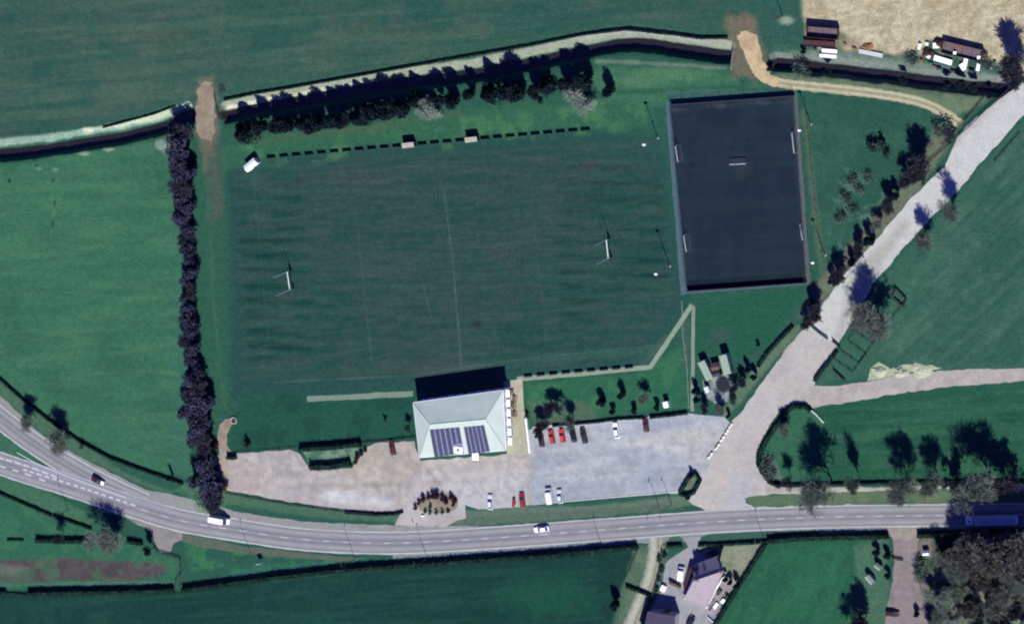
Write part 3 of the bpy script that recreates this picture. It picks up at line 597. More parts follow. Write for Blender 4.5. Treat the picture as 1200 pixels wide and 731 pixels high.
# car park
lot = [(262, 532), (275, 531), (340, 527), (350, 531), (361, 545), (376, 549), (412, 548), (430, 524), (440, 519), (485, 516), (492, 540), (596, 532), (618, 505), (626, 500), (700, 493), (757, 488), (806, 484), (848, 488), (856, 496), (846, 520), (832, 545), (820, 556), (810, 566), (796, 578), (770, 578), (640, 590), (600, 594), (560, 596), (545, 592), (546, 606), (520, 617), (462, 616), (470, 600), (410, 598), (340, 588), (266, 574), (258, 560), (252, 546)]
sheet('car_park', lot, .012, C(180, 172, 177),
      [('mottle', [(255, 530), (620, 520), (620, 600), (255, 590)], C(196, 187, 187), 22, .7, 70), ('mottle', [(255, 530), (620, 520), (620, 600), (255, 590)], C(162, 158, 162), 12, .5, 71),
       ('poly', [(420, 524), (486, 518), (492, 545), (470, 570), (430, 572), (400, 555)], C(176, 168, 152), 10, .6, 5),
       ('blob', 392, 581, 24, 9, C(214, 218, 226), 1), ('blob', 440, 587, 28, 7, C(204, 206, 218), .9), ('blob', 342, 580, 14, 4, C(186, 188, 202), .7), ('blob', 460, 580, 10, 8, C(140, 140, 146), .5),
       ('line', [(350, 568), (420, 570), (460, 568)], 4, C(146, 148, 144), 6, .6, 3),
       ('poly', [(474, 600), (478, 580), (492, 562), (506, 556), (500, 575), (497, 600), (510, 616), (466, 616)], C(192, 184, 190), 4, .9, 1),
       ('poly', [(620, 480), (860, 480), (860, 600), (622, 600)], C(174, 180, 194), 3, 1, .4),
       ('mottle', [(620, 490), (850, 480), (850, 590), (622, 596)], C(166, 178, 202), 34, .7, 72), ('mottle', [(622, 490), (850, 480), (850, 590), (622, 596)], C(182, 184, 194), 14, .5, 73),
       ('blob', 770, 522, 56, 10, C(204, 206, 208), .85), ('blob', 815, 513, 30, 10, C(206, 206, 206), .8), ('line', [(640, 545), (720, 530), (800, 520), (836, 508)], 2, C(150, 152, 168), 4, .45, 3), ('line', [(640, 552), (720, 537), (800, 527), (838, 514)], 2, C(196, 198, 206), 4, .45, 3), ('streak', [(622, 495), (850, 485), (850, 590), (622, 596)], C(198, 200, 210), 60, 10, .1, .5, 120), ('streak', [(622, 495), (850, 485), (850, 590), (622, 596)], C(146, 154, 180), 50, 6, .1, .4, 121), ('blob', 825, 535, 20, 16, C(192, 188, 190), .6), ('line', [(740, 516), (780, 510), (840, 512)], 8, C(190, 190, 186), 8, .5, 4),
       ('line', [(622, 500), (750, 489)], 4, C(206, 206, 216), 5, .7, 2), ('poly', [(520, 556), (616, 550), (616, 596), (530, 600)], C(192, 192, 203), 14, .8, 4), ('line', [(500, 560), (600, 556)], 3, C(150, 146, 150), 5, .3, 3), ('mottle', [(255, 525), (620, 515), (620, 605), (255, 590)], C(210, 204, 204), 6, .4, 74), ('mottle', [(255, 525), (850, 485), (850, 600), (255, 590)], C(140, 138, 142), 5, .35, 77), ('line', [(270, 560), (360, 566), (450, 560), (560, 556), (680, 548)], 2, C(206, 200, 204), 4, .4, 3), ('line', [(272, 566), (360, 573), (450, 567), (560, 563)], 2, C(150, 146, 148), 4, .35, 3)], pv, amp=1.0, seed=7)
sheet('dirt_path', [(256, 500), (262, 492), (272, 490), (272, 498), (266, 510), (266, 522), (276, 530), (300, 545), (310, 575), (268, 574), (258, 562), (248, 545), (256, 530), (254, 514)], .016, C(158, 144, 138),
      [('mottle', [(240, 480), (310, 480), (310, 580), (240, 580)], C(134, 118, 110), 9, .6, 75), ('poly', [(262, 530), (330, 520), (330, 590), (266, 575), (260, 556)], C(184, 174, 176), 26, .9, 5)], dv, amp=2.0, step=3, seed=8)
# footpaths
def strip(name, path, w, z, c, m, ops=(), **k):
    P = resample(path, 6); N = normals(P)
    poly = [(x+nx*w/2, y+ny*w/2) for (x, y), (nx, ny) in zip(P, N)]+[(x-nx*w/2, y-ny*w/2) for (x, y), (nx, ny) in list(zip(P, N))[::-1]]
    return sheet(name, poly, z, c, list(ops), m, step=3, **k)
pc = C(146, 160, 148)
strip('footpath', [(360, 467.5), (484, 461)], 6.5, .010, C(128, 146, 134), pv, amp=.6, seed=9)
strip('footpath', [(606, 444), (690, 437), (762, 430), (788, 392), (811, 357)], 5.5, .010, pc, pv, amp=.4, seed=10)
strip('footpath', [(812.5, 358), (812, 420), (811, 482)], 4.2, .016, C(134, 150, 140), pv, amp=.4, seed=11)
sheet('terrace', [(590, 447), (612, 443), (614, 480), (618, 488), (620, 532), (594, 534)], .018, C(180, 176, 160), [('mottle', [(585, 440), (622, 440), (622, 540), (585, 540)], C(196, 192, 178), 8, .7, 76)], pv, amp=.4, seed=12)
# artificial pitch
AP = [(783.5, 123.5), (929, 112.5), (944.5, 332), (803.5, 343)]
sheet('pitch_surround', [(780, 121), (934, 110), (950, 333), (806, 344), (798, 346)], .008, C(86, 108, 124),
      [('poly', [(930, 108), (952, 108), (966, 340), (945, 340)], C(98, 98, 102), 4, .9, 1.5)], pv, amp=.5, seed=13)
sheet('artificial_pitch', [(785.5, 122.5), (929, 112.5), (944.5, 332), (805.5, 342)], .016, C(38, 51, 64),
      [('mottle', [(780, 110), (950, 110), (950, 345), (800, 345)], C(35, 46, 66), 50, .6, 80), ('mottle', [(780, 110), (950, 110), (950, 345), (800, 345)], C(40, 56, 70), 26, .5, 81),
       ('streak', [(780, 110), (950, 110), (950, 345), (800, 345)], C(52, 64, 76), 60, 5, .05, .25, 130), ('streak', [(780, 110), (950, 110), (950, 345), (800, 345)], C(28, 38, 52), 60, 5, 1.5, .18, 131), ('blob', 868, 200, 12, 8, C(54, 64, 72), .5), ('line', [(784, 129), (929, 118)], 2, C(84, 92, 112), 3, .5, 1), ('line', [(858, 200), (872, 340)], 6, C(36, 44, 66), 8, .4, 2), ('line', [(928, 114), (942, 330)], 3, C(48, 56, 66), 4, .6, 1)], vmat('turf_carpet', .08, .05, scales=(3, .3)), amp=.15, seed=14)
# tracks
track_prof = [(-6, C(150, 152, 128)), (-4.6, C(180, 172, 148)), (-3, C(204, 196, 170)), (-1.2, C(158, 156, 132)), (1.2, C(160, 158, 134)), (3, C(206, 198, 174)), (4.6, C(180, 172, 148)), (6, C(140, 146, 120))]
ribbon('farm_track', [(868, 40), (876, 56), (883, 76), (893, 90), (912, 98), (945, 101), (985, 105), (1020, 109), (1055, 114), (1088, 122), (1112, 136), (1126, 146)], track_prof, .012, dv, step=4,
       ops=[('poly', [(862, 34), (884, 34), (892, 70), (904, 92), (884, 92), (870, 60)], C(208, 190, 156), 6, .9, 2)], wob=.8)
sheet('track_crossing', [(868, 38), (876, 36), (888, 42), (893, 62), (900, 82), (914, 94), (908, 104), (888, 92), (876, 74), (868, 54)], .018, C(204, 184, 152),
      [('mottle', [(855, 30), (915, 30), (915, 105), (855, 105)], C(182, 156, 128), 8, .7, 82)], dv, amp=2.5, step=3, seed=15)
sheet('track_crossing', [(233, 96), (248, 97), (251, 120), (252, 150), (246, 164), (234, 160), (230, 140), (231, 115)], .012, C(156, 142, 128),
      [('mottle', [(225, 90), (258, 90), (258, 170), (225, 170)], C(132, 116, 106), 8, .6, 83)], dv, amp=3, step=3, seed=16)
# drives in the south
ribbon('farm_track', [(768, 628), (768, 650), (762, 680), (748, 710), (736, 740), (725, 790)], [(-9, C(150, 140, 128)), (-6, C(176, 166, 152)), (-3.5, C(130, 140, 122)), (-.5, C(178, 178, 168)), (3, C(186, 186, 178)), (6, C(160, 166, 158)), (9, C(112, 128, 118))], .011, dv, step=4, wob=1)
sheet('house_drive', [(801, 630), (806, 640), (802, 643), (788, 652), (780, 660), (776, 690), (762, 712), (756, 731), (752, 800), (850, 800), (842, 731), (846, 700), (868, 684), (848, 672), (838, 658), (818, 646), (817, 638), (830, 628)], .014, C(158, 160, 172),
      [('mottle', [(750, 630), (870, 630), (870, 760), (750, 760)], C(142, 146, 160), 14, .7, 85), ('mottle', [(750, 630), (870, 630), (870, 760), (750, 760)], C(178, 170, 174), 8, .5, 86), ('poly', [(838, 680), (864, 684), (848, 720), (826, 716)], C(150, 140, 146), 6, .7, 3)], pv, amp=.8, seed=17)
sheet('gravel_drive', [(1032, 616), (1084, 614), (1077, 628), (1075, 650), (1074, 672), (1082, 700), (1090, 731), (1100, 800), (1030, 800), (1036, 731), (1042, 700), (1047, 672), (1048, 650), (1046, 630)], .014, C(146, 134, 140),
      [('mottle', [(1030, 610), (1100, 610), (1100, 760), (1030, 760)], C(128, 120, 128), 12, .7, 87), ('poly', [(1034, 612), (1084, 612), (1078, 632), (1046, 632)], C(160, 152, 144), 6, .9, 2), ('line', [(1066, 630), (1068, 670)], 2, C(168, 160, 164), 3, .6, 1)], dv, amp=1.2, seed=18)
sheet('planting_bed', smooth_path([(487, 596), (497, 583), (508, 577), (525, 577), (536, 582), (538, 592), (532, 599), (505, 602)], 2, True), .020, C(150, 142, 134), [('mottle', [(480, 570), (545, 570), (545, 610), (480, 610)], C(112, 110, 100), 6, .7, 88)], dv, amp=.5, step=3, seed=19)
sheet('verge', smooth_path([(783, 630), (790, 626), (800, 629), (801, 638), (784, 639)], 2, True), .016, C(70, 104, 90), [], dv, amp=.3, step=3, seed=20)
sheet('verge', [(818, 637), (822, 628), (836, 625), (900, 622), (960, 622), (960, 628), (900, 634)], .016, C(62, 96, 86), [], dv, amp=.4, step=3, seed=21)
sheet('verge', [(873, 584), (880, 581), (960, 577), (1128, 572), (1132, 588), (1000, 590), (884, 593)], .016, C(92, 116, 94), [('mottle', [(870, 570), (1140, 570), (1140, 594), (870, 594)], C(118, 122, 100), 10, .6, 89)], dv, amp=.8, step=4, seed=22)
sheet('enclosure_lawn', [(354, 528), (422, 524), (416, 538), (408, 546), (372, 548), (360, 540)], .018, C(120, 146, 132), [('mottle', [(350, 520), (425, 520), (425, 550), (350, 550)], C(60, 104, 86), 8, .8, 90)], dv, amp=.6, step=3, seed=23)
# ------------------------------------------------------------------ buildings
def A3(px, py, z): return at(px, py, z)
M_WHITE = mat('white_render', (.72, .76, .74), rough=.7, var=.06, scale=.8)
M_ROOF = mat('roof_sheeting', (.35, .42, .37), rough=.55, var=.06, scale=.35)
M_TRIM = mat('white_trim', (.78, .8, .79), rough=.5, var=.05)
M_GLASS = mat('window_glass', (.03, .04, .055), rough=.12, spec=.6, var=.2)
M_DARK = mat('dark_metal', (.03, .032, .035), rough=.5, var=.2)
M_GALV = mat('galvanised_steel', (.42, .45, .46), rough=.45, metal=.3, var=.1)
M_WPAINT = mat('white_paint', (.8, .82, .8), rough=.45, var=.04)
M_PANEL = mat('solar_glass', (.04, .048, .08), rough=.3, spec=.4, var=.2)
M_WOOD = mat('weathered_timber', (.09, .055, .035), rough=.9, var=.3, scale=3)
M_CONC = mat('pale_concrete', (.4, .4, .38), rough=.9, var=.12, scale=1.5)

# clubhouse: eaves at 7 m, ridge at 9.6 m
EZ = 6.9; RZ = 9.3
eNW, eNE, eSE, eSW = A3(484, 471.5, EZ), A3(589.5, 457, EZ), A3(593, 527.5, EZ), A3(491.5, 536, EZ)
rW, rE = A3(504, 497, RZ), A3(569, 491, RZ)
cen = (eNW+eNE+eSE+eSW)/4
club = thing('clubhouse', 'large white clubhouse with a pale hipped roof and solar panels beside the rugby pitch', 'building', (cen.x, cen.y, 0))
def L(v): return Vector((v[0]-cen.x, v[1]-cen.y, v[2]))
def inset(v, k): d = Vector((cen.x-v.x, cen.y-v.y, 0)).normalized(); return Vector((v.x+d.x*k, v.y+d.y*k, v.z))
b = MB(); wc = [L(inset(p, .8)) for p in (eNW, eNE, eSE, eSW)]
b.prism([(p.x, p.y) for p in wc], 0, EZ-.12); wall = b.build('wall', M_WHITE, club)
b = MB(); q = [L(p) for p in (eNW, eNE, eSE, eSW)]; R1, R2 = L(rW), L(rE)
vs = [tuple(p) for p in q]+[tuple(R1), tuple(R2)]+[(p.x, p.y, EZ-.14) for p in q]
b.add(vs, [(0, 1, 5, 4), (1, 2, 5), (2, 3, 4, 5), (3, 0, 4), (9, 8, 7, 6), (6, 7, 1, 0), (7, 8, 2, 1), (8, 9, 3, 2), (9, 6, 0, 3)])
roof = b.build('roof', M_ROOF, club)
b = MB()
for p0, p1 in ((q[0], R1), (q[3], R1), (q[1], R2), (q[2], R2), (R1, R2)): b.tube(p0+Vector((0, 0, .03)), p1+Vector((0, 0, .03)), .09, n=6)
b.build('ridge_cap', mat('ridge_cap', C(170, 190, 186), rough=.6), roof)
b = MB()
for i in range(4):
    p0, p1 = q[i], q[(i+1) % 4]; b.tube(p0+Vector((0, 0, -.08)), p1+Vector((0, 0, -.08)), .11, n=6)
b.build('gutter', M_TRIM, roof)
# facade openings, each window its own part
def facade(parent, p0, p1, rows, n, w, h, matf=M_TRIM, door_at=None, off=.012, doorh=2.2, name='window'):
    p0 = Vector((p0[0], p0[1], 0)); p1 = Vector((p1[0], p1[1], 0)); u = (p1-p0); Lw = u.length; u.normalize(); nrm = Vector((u.y, -u.x, 0))
    for z0 in rows:
        for k in range(n):
            c = p0+u*(Lw*(k+.5)/n)
            isd = door_at is not None and k in door_at and z0 == rows[0]
            hh = doorh if isd else h; zz = 0.02 if isd else z0
            Mx = Matrix.Translation(c+Vector((0, 0, zz))) @ Matrix(((u.x, nrm.x, 0, 0), (u.y, nrm.y, 0, 0), (0, 0, 1, 0), (0, 0, 0, 1)))
            g = MB().box(-w/2, w/2, -.02, off, 0, hh, Mx).build('door' if isd else name, M_GLASS, parent)
            f = MB()
            for a in (-w/2-.08, w/2): f.box(a, a+.08, -.02, off+.05, -.08 if not isd else 0, hh+.08, Mx)
            f.box(-w/2, w/2, -.02, off+.05, hh, hh+.08, Mx)
            if not isd: f.box(-w/2, w/2, -.02, off+.12, -.08, 0, Mx)
            f.build('frame', matf, g)
wNW, wNE, wSE, wSW = wc
facade(club, wSE, wNE, [1.0, 4.2], 6, 1.5, 1.5, door_at=[2])       # east
facade(club, wNE, wNW, [1.0, 4.2], 9, 1.9, 1.7, door_at=[4])       # north, facing the pitch
facade(club, wNW, wSW, [1.0, 4.2], 5, 1.3, 1.4)
facade(club, wSW, wSE, [1.0, 4.2], 8, 1.4, 1.5, door_at=[5])
# canopies of the east side
for k in range(6):
    t = (k+.5)/6; c = wSE+(wNE-wSE)*t; u = (wNE-wSE).normalized(); nrm = Vector((u.y, -u.x, 0))
    Mx = Matrix.Translation(Vector((c.x, c.y, 0))) @ Matrix(((u.x, nrm.x, 0, 0), (u.y, nrm.y, 0, 0), (0, 0, 1, 0), (0, 0, 0, 1)))
    MB().box(-1.15, 1.15, .02, 1.1, 2.75, 2.85, Mx).build('awning', M_TRIM, club)
# solar panels on the south slope
def on_slope(px, py):
    """photograph pixel -> point on the south roof plane"""
    o = CAMP; d = (at(px, py, 0)-o); n = (R2-R1).cross(q[2]-R1); p = R1+cen.to_3d()*0
    P0 = Vector((rW.x, rW.y, rW.z)); t = (P0-o).dot(n)/d.dot(n); return o+d*t
nS = (R2-R1).cross(q[2]-R1); nS.normalize()
if nS.z < 0: nS = -nS
def panels(TL, TR, BR, BL, n, fill=.72, cut=None):
    TL, TR, BR, BL = [Vector((*p, 0)) for p in (TL, TR, BR, BL)]
    oc = [p.lerp((TL+BR)/2, -.02) for p in (TL, TR.lerp(TL, .05), BR.lerp(BL, .05), BL)]
    MB().slab([L(on_slope(p.x, p.y))+nS*.07 for p in oc], .04).build('mounting_tray', mat('mounting_tray', (.15, .155, .25)), roof)
    for k in range(n):
        a = k/n; e = a+fill/n
        b0 = 1.0 if not (cut and k in cut) else cut[k]
        c = [TL.lerp(TR, a), TL.lerp(TR, e), TL.lerp(TR, e).lerp(BL.lerp(BR, e), b0), TL.lerp(TR, a).lerp(BL.lerp(BR, a), b0)]
        pts = [L(on_slope(p.x, p.y))+nS*.16 for p in c]
        sp = MB().slab(pts, .06).build('solar_panel', M_PANEL, roof)
        m = MB()
        for j in range(1, 6):
            p0 = pts[0].lerp(pts[3], j/6)+nS*.012; p1 = pts[1].lerp(pts[2], j/6)+nS*.012
            m.tube(p0, p1, .035, n=4)
        m.tube(pts[0]+nS*.012, pts[3]+nS*.012, .03, n=4); m.tube(pts[1]+nS*.012, pts[2]+nS*.012, .03, n=4)
        m.build('panel_frame', mat('panel_rail', (.12, .12, .16)), sp)
panels((504, 503.5), (540, 500.5), (545.5, 531), (509.5, 534.5), 6, cut={4: .62, 5: .6})
panels((543.8, 500.5), (568.5, 498.2), (575.5, 528.5), (549.5, 531.5), 5, cut={4: .98})
sk = L(on_slope(537.5, 527)); b = MB().box(sk.x-1.5, sk.x+1.5, sk.y-1.1, sk.y+1.1, sk.z-.3, sk.z+.5); hs = b.build('roof_vent', M_TRIM, roof)
MB().box(sk.x-.4, sk.x+.3, sk.y-.4, sk.y+.4, sk.z+.5, sk.z+.62).build('vent_cover', M_DARK, hs)
po = L(at(557, 536, 2.6)); b = MB().box(po.x-1.1, po.x+1.1, po.y-.9, po.y+1.5, 2.5, 2.65)
for sx in (-1, 1): b.tube((po.x+sx, po.y-.8, 0), (po.x+sx, po.y-.8, 2.5), .06)
b.build('porch', M_TRIM, club)
# picnic tables on the terrace
def picnic(px, py, rz, lab):
    p = at(px, py, .4); t = thing('picnic_table', lab, 'picnic table', (p.x, p.y, .02), rz, 'picnic tables on the terrace')
    b = MB()
    for k in range(4): b.box(-.9, .9, -.36+k*.19, -.36+k*.19+.17, .72, .76)
    b.build('table_top', M_WOOD, t)
    for s in (-1, 1): MB().box(-.9, .9, s*.75-.13, s*.75+.13, .42, .46).build('bench', M_WOOD, t)
    for s in (-.7, .7):
        b = MB(); b.tube((s, -.75, 0), (s, -.2, .72), .04, n=4); b.tube((s, .75, 0), (s, .2, .72), .04, n=4); b.tube((s, -.8, .4), (s, .8, .4), .04, n=4); b.build('trestle', M_WOOD, t)
for i, (x, y, r, l) in enumerate([(599, 459, .1, 'northernmost dark timber picnic table on the terrace beside the clubhouse'), (603, 467, 1.5, 'second dark timber picnic table from the pitch end of the terrace'),
        (602, 475, 1.6, 'third dark timber picnic table from the pitch end of the terrace'), (603, 485, 1.6, 'dark timber picnic table halfway down the pale clubhouse terrace')]):
    picnic(x, y, r, l)
# terrace wall and steps
def wallpath(name, label, cat, path, h, w, m, group=None, closed=False):
    P = [at2(*p) for p in resample(path, 12)]; N = normals(P); o = P[0]
    t = MB(); vs = []
    for (x, y), (nx, ny) in zip(P, N):
        for s, z in ((-1, 0), (-1, h), (1, h), (1, 0)): vs.append((x+nx*w/2*s-o[0], y+ny*w/2*s-o[1], z))
    f = []
    for i in range(len(P)-1):
        for j in range(3): f.append((i*4+j, i*4+j+1, i*4+j+5, i*4+j+4))
    f += [(0, 1, 2, 3), tuple(len(vs)-4+k for k in (3, 2, 1, 0))]
    t.add(vs, f); ob = t.build(name, m); ob.location = (o[0], o[1], 0)
    return tag(ob, label, cat, group)
wallpath('low_wall', 'low white wall between the clubhouse terrace and the blue-grey car park', 'wall', [(617, 487), (619, 505), (622, 530)], 1.0, .45, M_TRIM)
wallpath('kerb', 'low pale kerb along the north edge of the car park', 'kerb', [(624, 500.5), (700, 493.5), (757, 488.5), (806, 484.5)], .12, .35, M_CONC)
wallpath('kerb', 'low dark-edged kerb along the roadside edge of the car park', 'kerb', [(630, 590), (700, 584), (770, 578), (796, 575)], .12, .3, M_CONC)

# ---------- generic building pieces
def gable_house(name, label, cat, corners, ez, ridge, rz_, wallm, roofm, ins=.35, nwin=3, group=None):
    """corners: 4 displayed eave corners a,b,c,d (a-b north eave, c-d south eave); ridge: two displayed points"""
    Q = [A3(*p, ez) for p in corners]; c0 = sum(Q, Vector())/4; t = thing(name, label, cat, (c0.x, c0.y, 0), 0, group)
    loc = lambda v: Vector((v.x-c0.x, v.y-c0.y, v.z)); Q = [loc(v) for v in Q]; R = [loc(A3(*p, rz_)) for p in ridge]
    W_ = [v+Vector((-v.x, -v.y, 0)).normalized()*ins for v in Q]
    m = MB(); a, b_, c, d = W_
    k = .96
    R0 = [R[0].lerp(R[1], .04), R[1].lerp(R[0], .04)]
    vs = [(v.x, v.y, 0) for v in W_]+[(v.x, v.y, ez-.1) for v in W_]+[(v.x, v.y, v.z-.16) for v in R0]
    m.add(vs, [(0, 1, 5, 4), (1, 2, 6, 9, 5), (2, 3, 7, 6), (3, 0, 4, 8, 7), (3, 2, 1, 0)]); m.build('wall', wallm, t)
    m = MB(); m.slab([Q[0], Q[1], R[1], R[0]], .14); n1 = m
    m.slab([Q[3], Q[2], R[1]+Vector((0, 0, .003)), R[0]+Vector((0, 0, .003))], .14); rf = m.build('roof', roofm, t)
    MB().tube(R[0]+Vector((0, 0, .05)), R[1]+Vector((0, 0, .05)), .1, n=6).build('ridge_cap', M_DARK, rf)
    if nwin:
        facade(t, b_, a, [.9]+([3.2] if ez > 4.6 else []), nwin, 1.0, 1.1, door_at=[nwin//2], off=.014)
        facade(t, d, c, [.9]+([3.2] if ez > 4.6 else []), nwin, 1.0, 1.1, off=.014)
    return t, rf, R, Q
M_SLATE = mat('slate_roof', C(140, 138, 130), rough=.8, var=.16, scale=2.2)
M_PROOF = mat('pinkish_roof', (.24, .21, .225), rough=.8, var=.14, scale=2)
M_BRICK = mat('brick', (.22, .1, .07), rough=.9, var=.2, scale=4)
h1, rf, R, Q = gable_house('house', 'gabled house with dark north roof slope at the head of the pale drive', 'house', [(811, 662), (838, 652), (829, 711), (800, 704)], 3.6, [(813, 680), (848.5, 668)], 7.2, M_WHITE, M_PROOF, nwin=3)
cz = R[0].lerp(R[1], .12); m = MB().box(cz.x-.45, cz.x+.45, cz.y-.35, cz.y+.35, cz.z-.5, cz.z+1.1); ch = m.build('chimney', M_BRICK, rf)
MB().tube((cz.x, cz.y, cz.z+1.1), (cz.x, cz.y, cz.z+1.5), .14, n=10).build('chimney_pot', mat('terracotta', (.3, .12, .07)), ch)
cz = R[0].lerp(R[1], .9); MB().box(cz.x-.4, cz.x+.4, cz.y-.35, cz.y+.35, cz.z-.5, cz.z+1.0).build('chimney', M_BRICK, rf)
lo = [A3(*q_, zz)-h1.location for q_, zz in (((808, 664), 2.4), ((815, 668), 3.2), ((807, 698), 3.2), ((800, 695), 2.4))]
MB().slab(lo, .12).build('lean_to_roof', mat('brown_tiles', (.045, .022, .018), var=.3), h1)
MB().prism([((v.x)*.97, (v.y)*.97) for v in lo], 0, 2.3).build('lean_to_wall', M_BRICK, h1)
h2, rf2, R2_, Q2 = gable_house('barn', 'purple-grey roofed barn at the bottom edge left of the house', 'barn', [(759, 716), (791, 722), (786, 758), (748, 750)], 5.4, [(755, 733), (790, 740)], 7.4, mat('grey_block', (.25, .24, .25)), mat('purple_sheeting', C(106, 98, 126), var=.12, scale=1), nwin=0)
MB().box(Q2[0].x+3, Q2[0].x+6, Q2[0].y-1.2, Q2[0].y-.5, 0, 3.4).build('door', M_WOOD, h2)

def shed(name, label, cat, px, py, w, d, h, rot_px, wallm, roofm, pitch=.6, group=None, door=True):
    """small gabled hut; rot_px = pixel direction of its long side"""
    p = at(px, py, h*.6); a0 = at(px, py); a1 = at(px+rot_px[0], py+rot_px[1]); ang = math.atan2(a1.y-a0.y, a1.x-a0.x)
    t = thing(name, label, cat, (p.x, p.y, 0), ang, group)
    m = MB(); vs = [(-w/2, -d/2, 0), (w/2, -d/2, 0), (w/2, d/2, 0), (-w/2, d/2, 0), (-w/2, -d/2, h), (w/2, -d/2, h), (w/2, d/2, h), (-w/2, d/2, h), (-w/2, 0, h+pitch), (w/2, 0, h+pitch)]
    m.add(vs, [(3, 2, 1, 0), (0, 1, 5, 4), (1, 2, 6, 9, 5), (2, 3, 7, 6), (3, 0, 4, 8, 7)]); m.build('wall', wallm, t)
    m = MB(); e = .12
    for s in (-1, 1):
        m.slab([Vector((-w/2-e, s*(d/2+e), h-.02)), Vector((w/2+e, s*(d/2+e), h-.02)), Vector((w/2+e, 0, h+pitch+.05+.001*s)), Vector((-w/2-e, 0, h+pitch+.05+.001*s))], .05)
    m.build('roof', roofm, t)
    if door:
        dd = MB().box(-.45, .45, -d/2-.03, -d/2+.02, .02, min(2, h-.2)).build('door', M_WOOD, t)
        MB().box(.3, .36, -d/2-.07, -d/2-.03, .9, 1.05).build('handle', M_DARK, dd)
    return t
def container(name, label, cat, px, py, w, d, h, rot_px, m_, group=None, ridges=True):
    p = at(px, py, h); a0 = at(px, py); a1 = at(px+rot_px[0], py+rot_px[1]); ang = math.atan2(a1.y-a0.y, a1.x-a0.x)
    t = thing(name, label, cat, (p.x, p.y, 0), ang, group)
    b = MB().box(-w/2, w/2, -d/2, d/2, .12, h)
    if ridges:
        k = -w/2+.2
        while k < w/2-.2:
            for s in (-1, 1): b.box(k, k+.12, s*(d/2+.02)-.02, s*(d/2+.02)+.02, .2, h-.12)
            k += .35
    b.build('body', m_, t)
    r = MB(); k = -w/2+.1
    r.box(-w/2+.05, w/2-.05, -d/2+.05, d/2-.05, h+.002, h+.04)
    while k < w/2-.2: r.box(k, k+.1, -d/2+.1, d/2-.1, h+.04, h+.07); k += .4
    r.build('roof', m_, t)
    for s in (-1, 1): MB().box(w/2, w/2+.05, .02*s if s > 0 else -d/2+.08, d/2-.08 if s > 0 else -.02, .2, h-.1).build('door', m_, t)
    b = MB()
    for sx in (-1, 1):
        for sy in (-1, 1): b.box(sx*(w/2-.25)-.1, sx*(w/2-.25)+.1, sy*(d/2-.2)-.1, sy*(d/2-.2)+.1, 0, .12)
    b.build('foot', M_DARK, t)
    return t
M_PGREEN = mat('pale_green_steel', C(166, 186, 176), rough=.6, var=.08)
container('storage_container', 'left pale green storage container at the top of the hollow by the side road', 'container', 826.5, 434, 6.2, 2.5, 2.6, (11, 22), M_PGREEN, 'pale green containers')
container('storage_container', 'right pale green storage container standing behind the round trampoline', 'container', 849.5, 427, 6.2, 2.5, 3.2, (6, 23), M_PGREEN, 'pale green containers')
p = at(847, 452, .8); t = thing('trampoline', 'round dark trampoline on the pale pad below the two containers', 'trampoline', (p.x, p.y, 0))
m = MB(); n = 24; m.prism([(2.0*math.cos(i*2*math.pi/n), 2.0*math.sin(i*2*math.pi/n)) for i in range(n)], .78, .80); m.build('jumping_mat', mat('black_mat', (.012, .012, .02)), t)
m = MB(); 
for i in range(n):
    a0, a1 = i*2*math.pi/n, (i+1)*2*math.pi/n; m.tube((2.25*math.cos(a0), 2.25*math.sin(a0), .8), (2.25*math.cos(a1), 2.25*math.sin(a1), .8), .12, n=5)
m.build('rim', mat('navy_pad', (.04, .04, .09)), t)
for i in range(6):
    a = i*math.pi/3; MB().tube((2.25*math.cos(a), 2.25*math.sin(a), 0), (2.25*math.cos(a), 2.25*math.sin(a), .8), .04, n=6).build('leg', M_GALV, t)
sheet('concrete_pad', [(824, 446), (834, 440), (850, 438), (858, 442), (862, 456), (856, 470), (836, 474), (826, 464)], .020, C(150, 158, 166), [('mottle', [(820, 436), (864, 436), (864, 476), (820, 476)], C(86, 110, 108), 6, .9, 91)], dv, amp=1.5, step=3, seed=24)
shed('play_hut', 'small brown-and-white hut between the two pale green containers', 'hut', 838.5, 429, 2.4, 2.0, 1.9, (10, -2), M_WHITE, M_WOOD)
shed('play_hut', 'low dark-roofed hut just above the pale concrete pad', 'hut', 839.5, 437, 3.0, 1.8, 1.8, (10, -2), M_WOOD, mat('felt_roof', (.03, .03, .04)))
m = MB(); p = at(830, 458, .3)
t = shed('garden_hut', 'tiny white hut left of the round trampoline', 'hut', 829, 456, 1.6, 1.2, 1.6, (6, 12), M_WHITE, M_WHITE)
shed('equipment_shed', 'small white gabled shed at the north-west corner of the rugby pitch', 'shed', 295, 193, 4.6, 2.1, 2.2, (12, -10.5), M_WPAINT, M_WPAINT, pitch=.5)
shed('kiosk', 'small white kiosk among the garden trees above the car park', 'kiosk', 781, 473.5, 1.7, 1.5, 2.1, (2, 8), M_WPAINT, M_WPAINT, pitch=.3)
shed('garden_shed', 'upper white shed west of the gravel drive in the south-east corner', 'shed', 1029.5, 663, 1.9, 1.3, 1.8, (7, 5), M_PGREEN, M_PGREEN)
shed('garden_shed', 'lower white shed nearest the bare tree west of the gravel drive', 'shed', 1020, 678, 2.7, 1.6, 1.9, (8, 9), M_PGREEN, M_PGREEN)
shed('garden_shed', 'tiny white shed at the edge of the wood east of the gravel drive', 'shed', 1085.5, 647, 1.8, 1.2, 1.6, (8, -1), M_WPAINT, M_WPAINT)

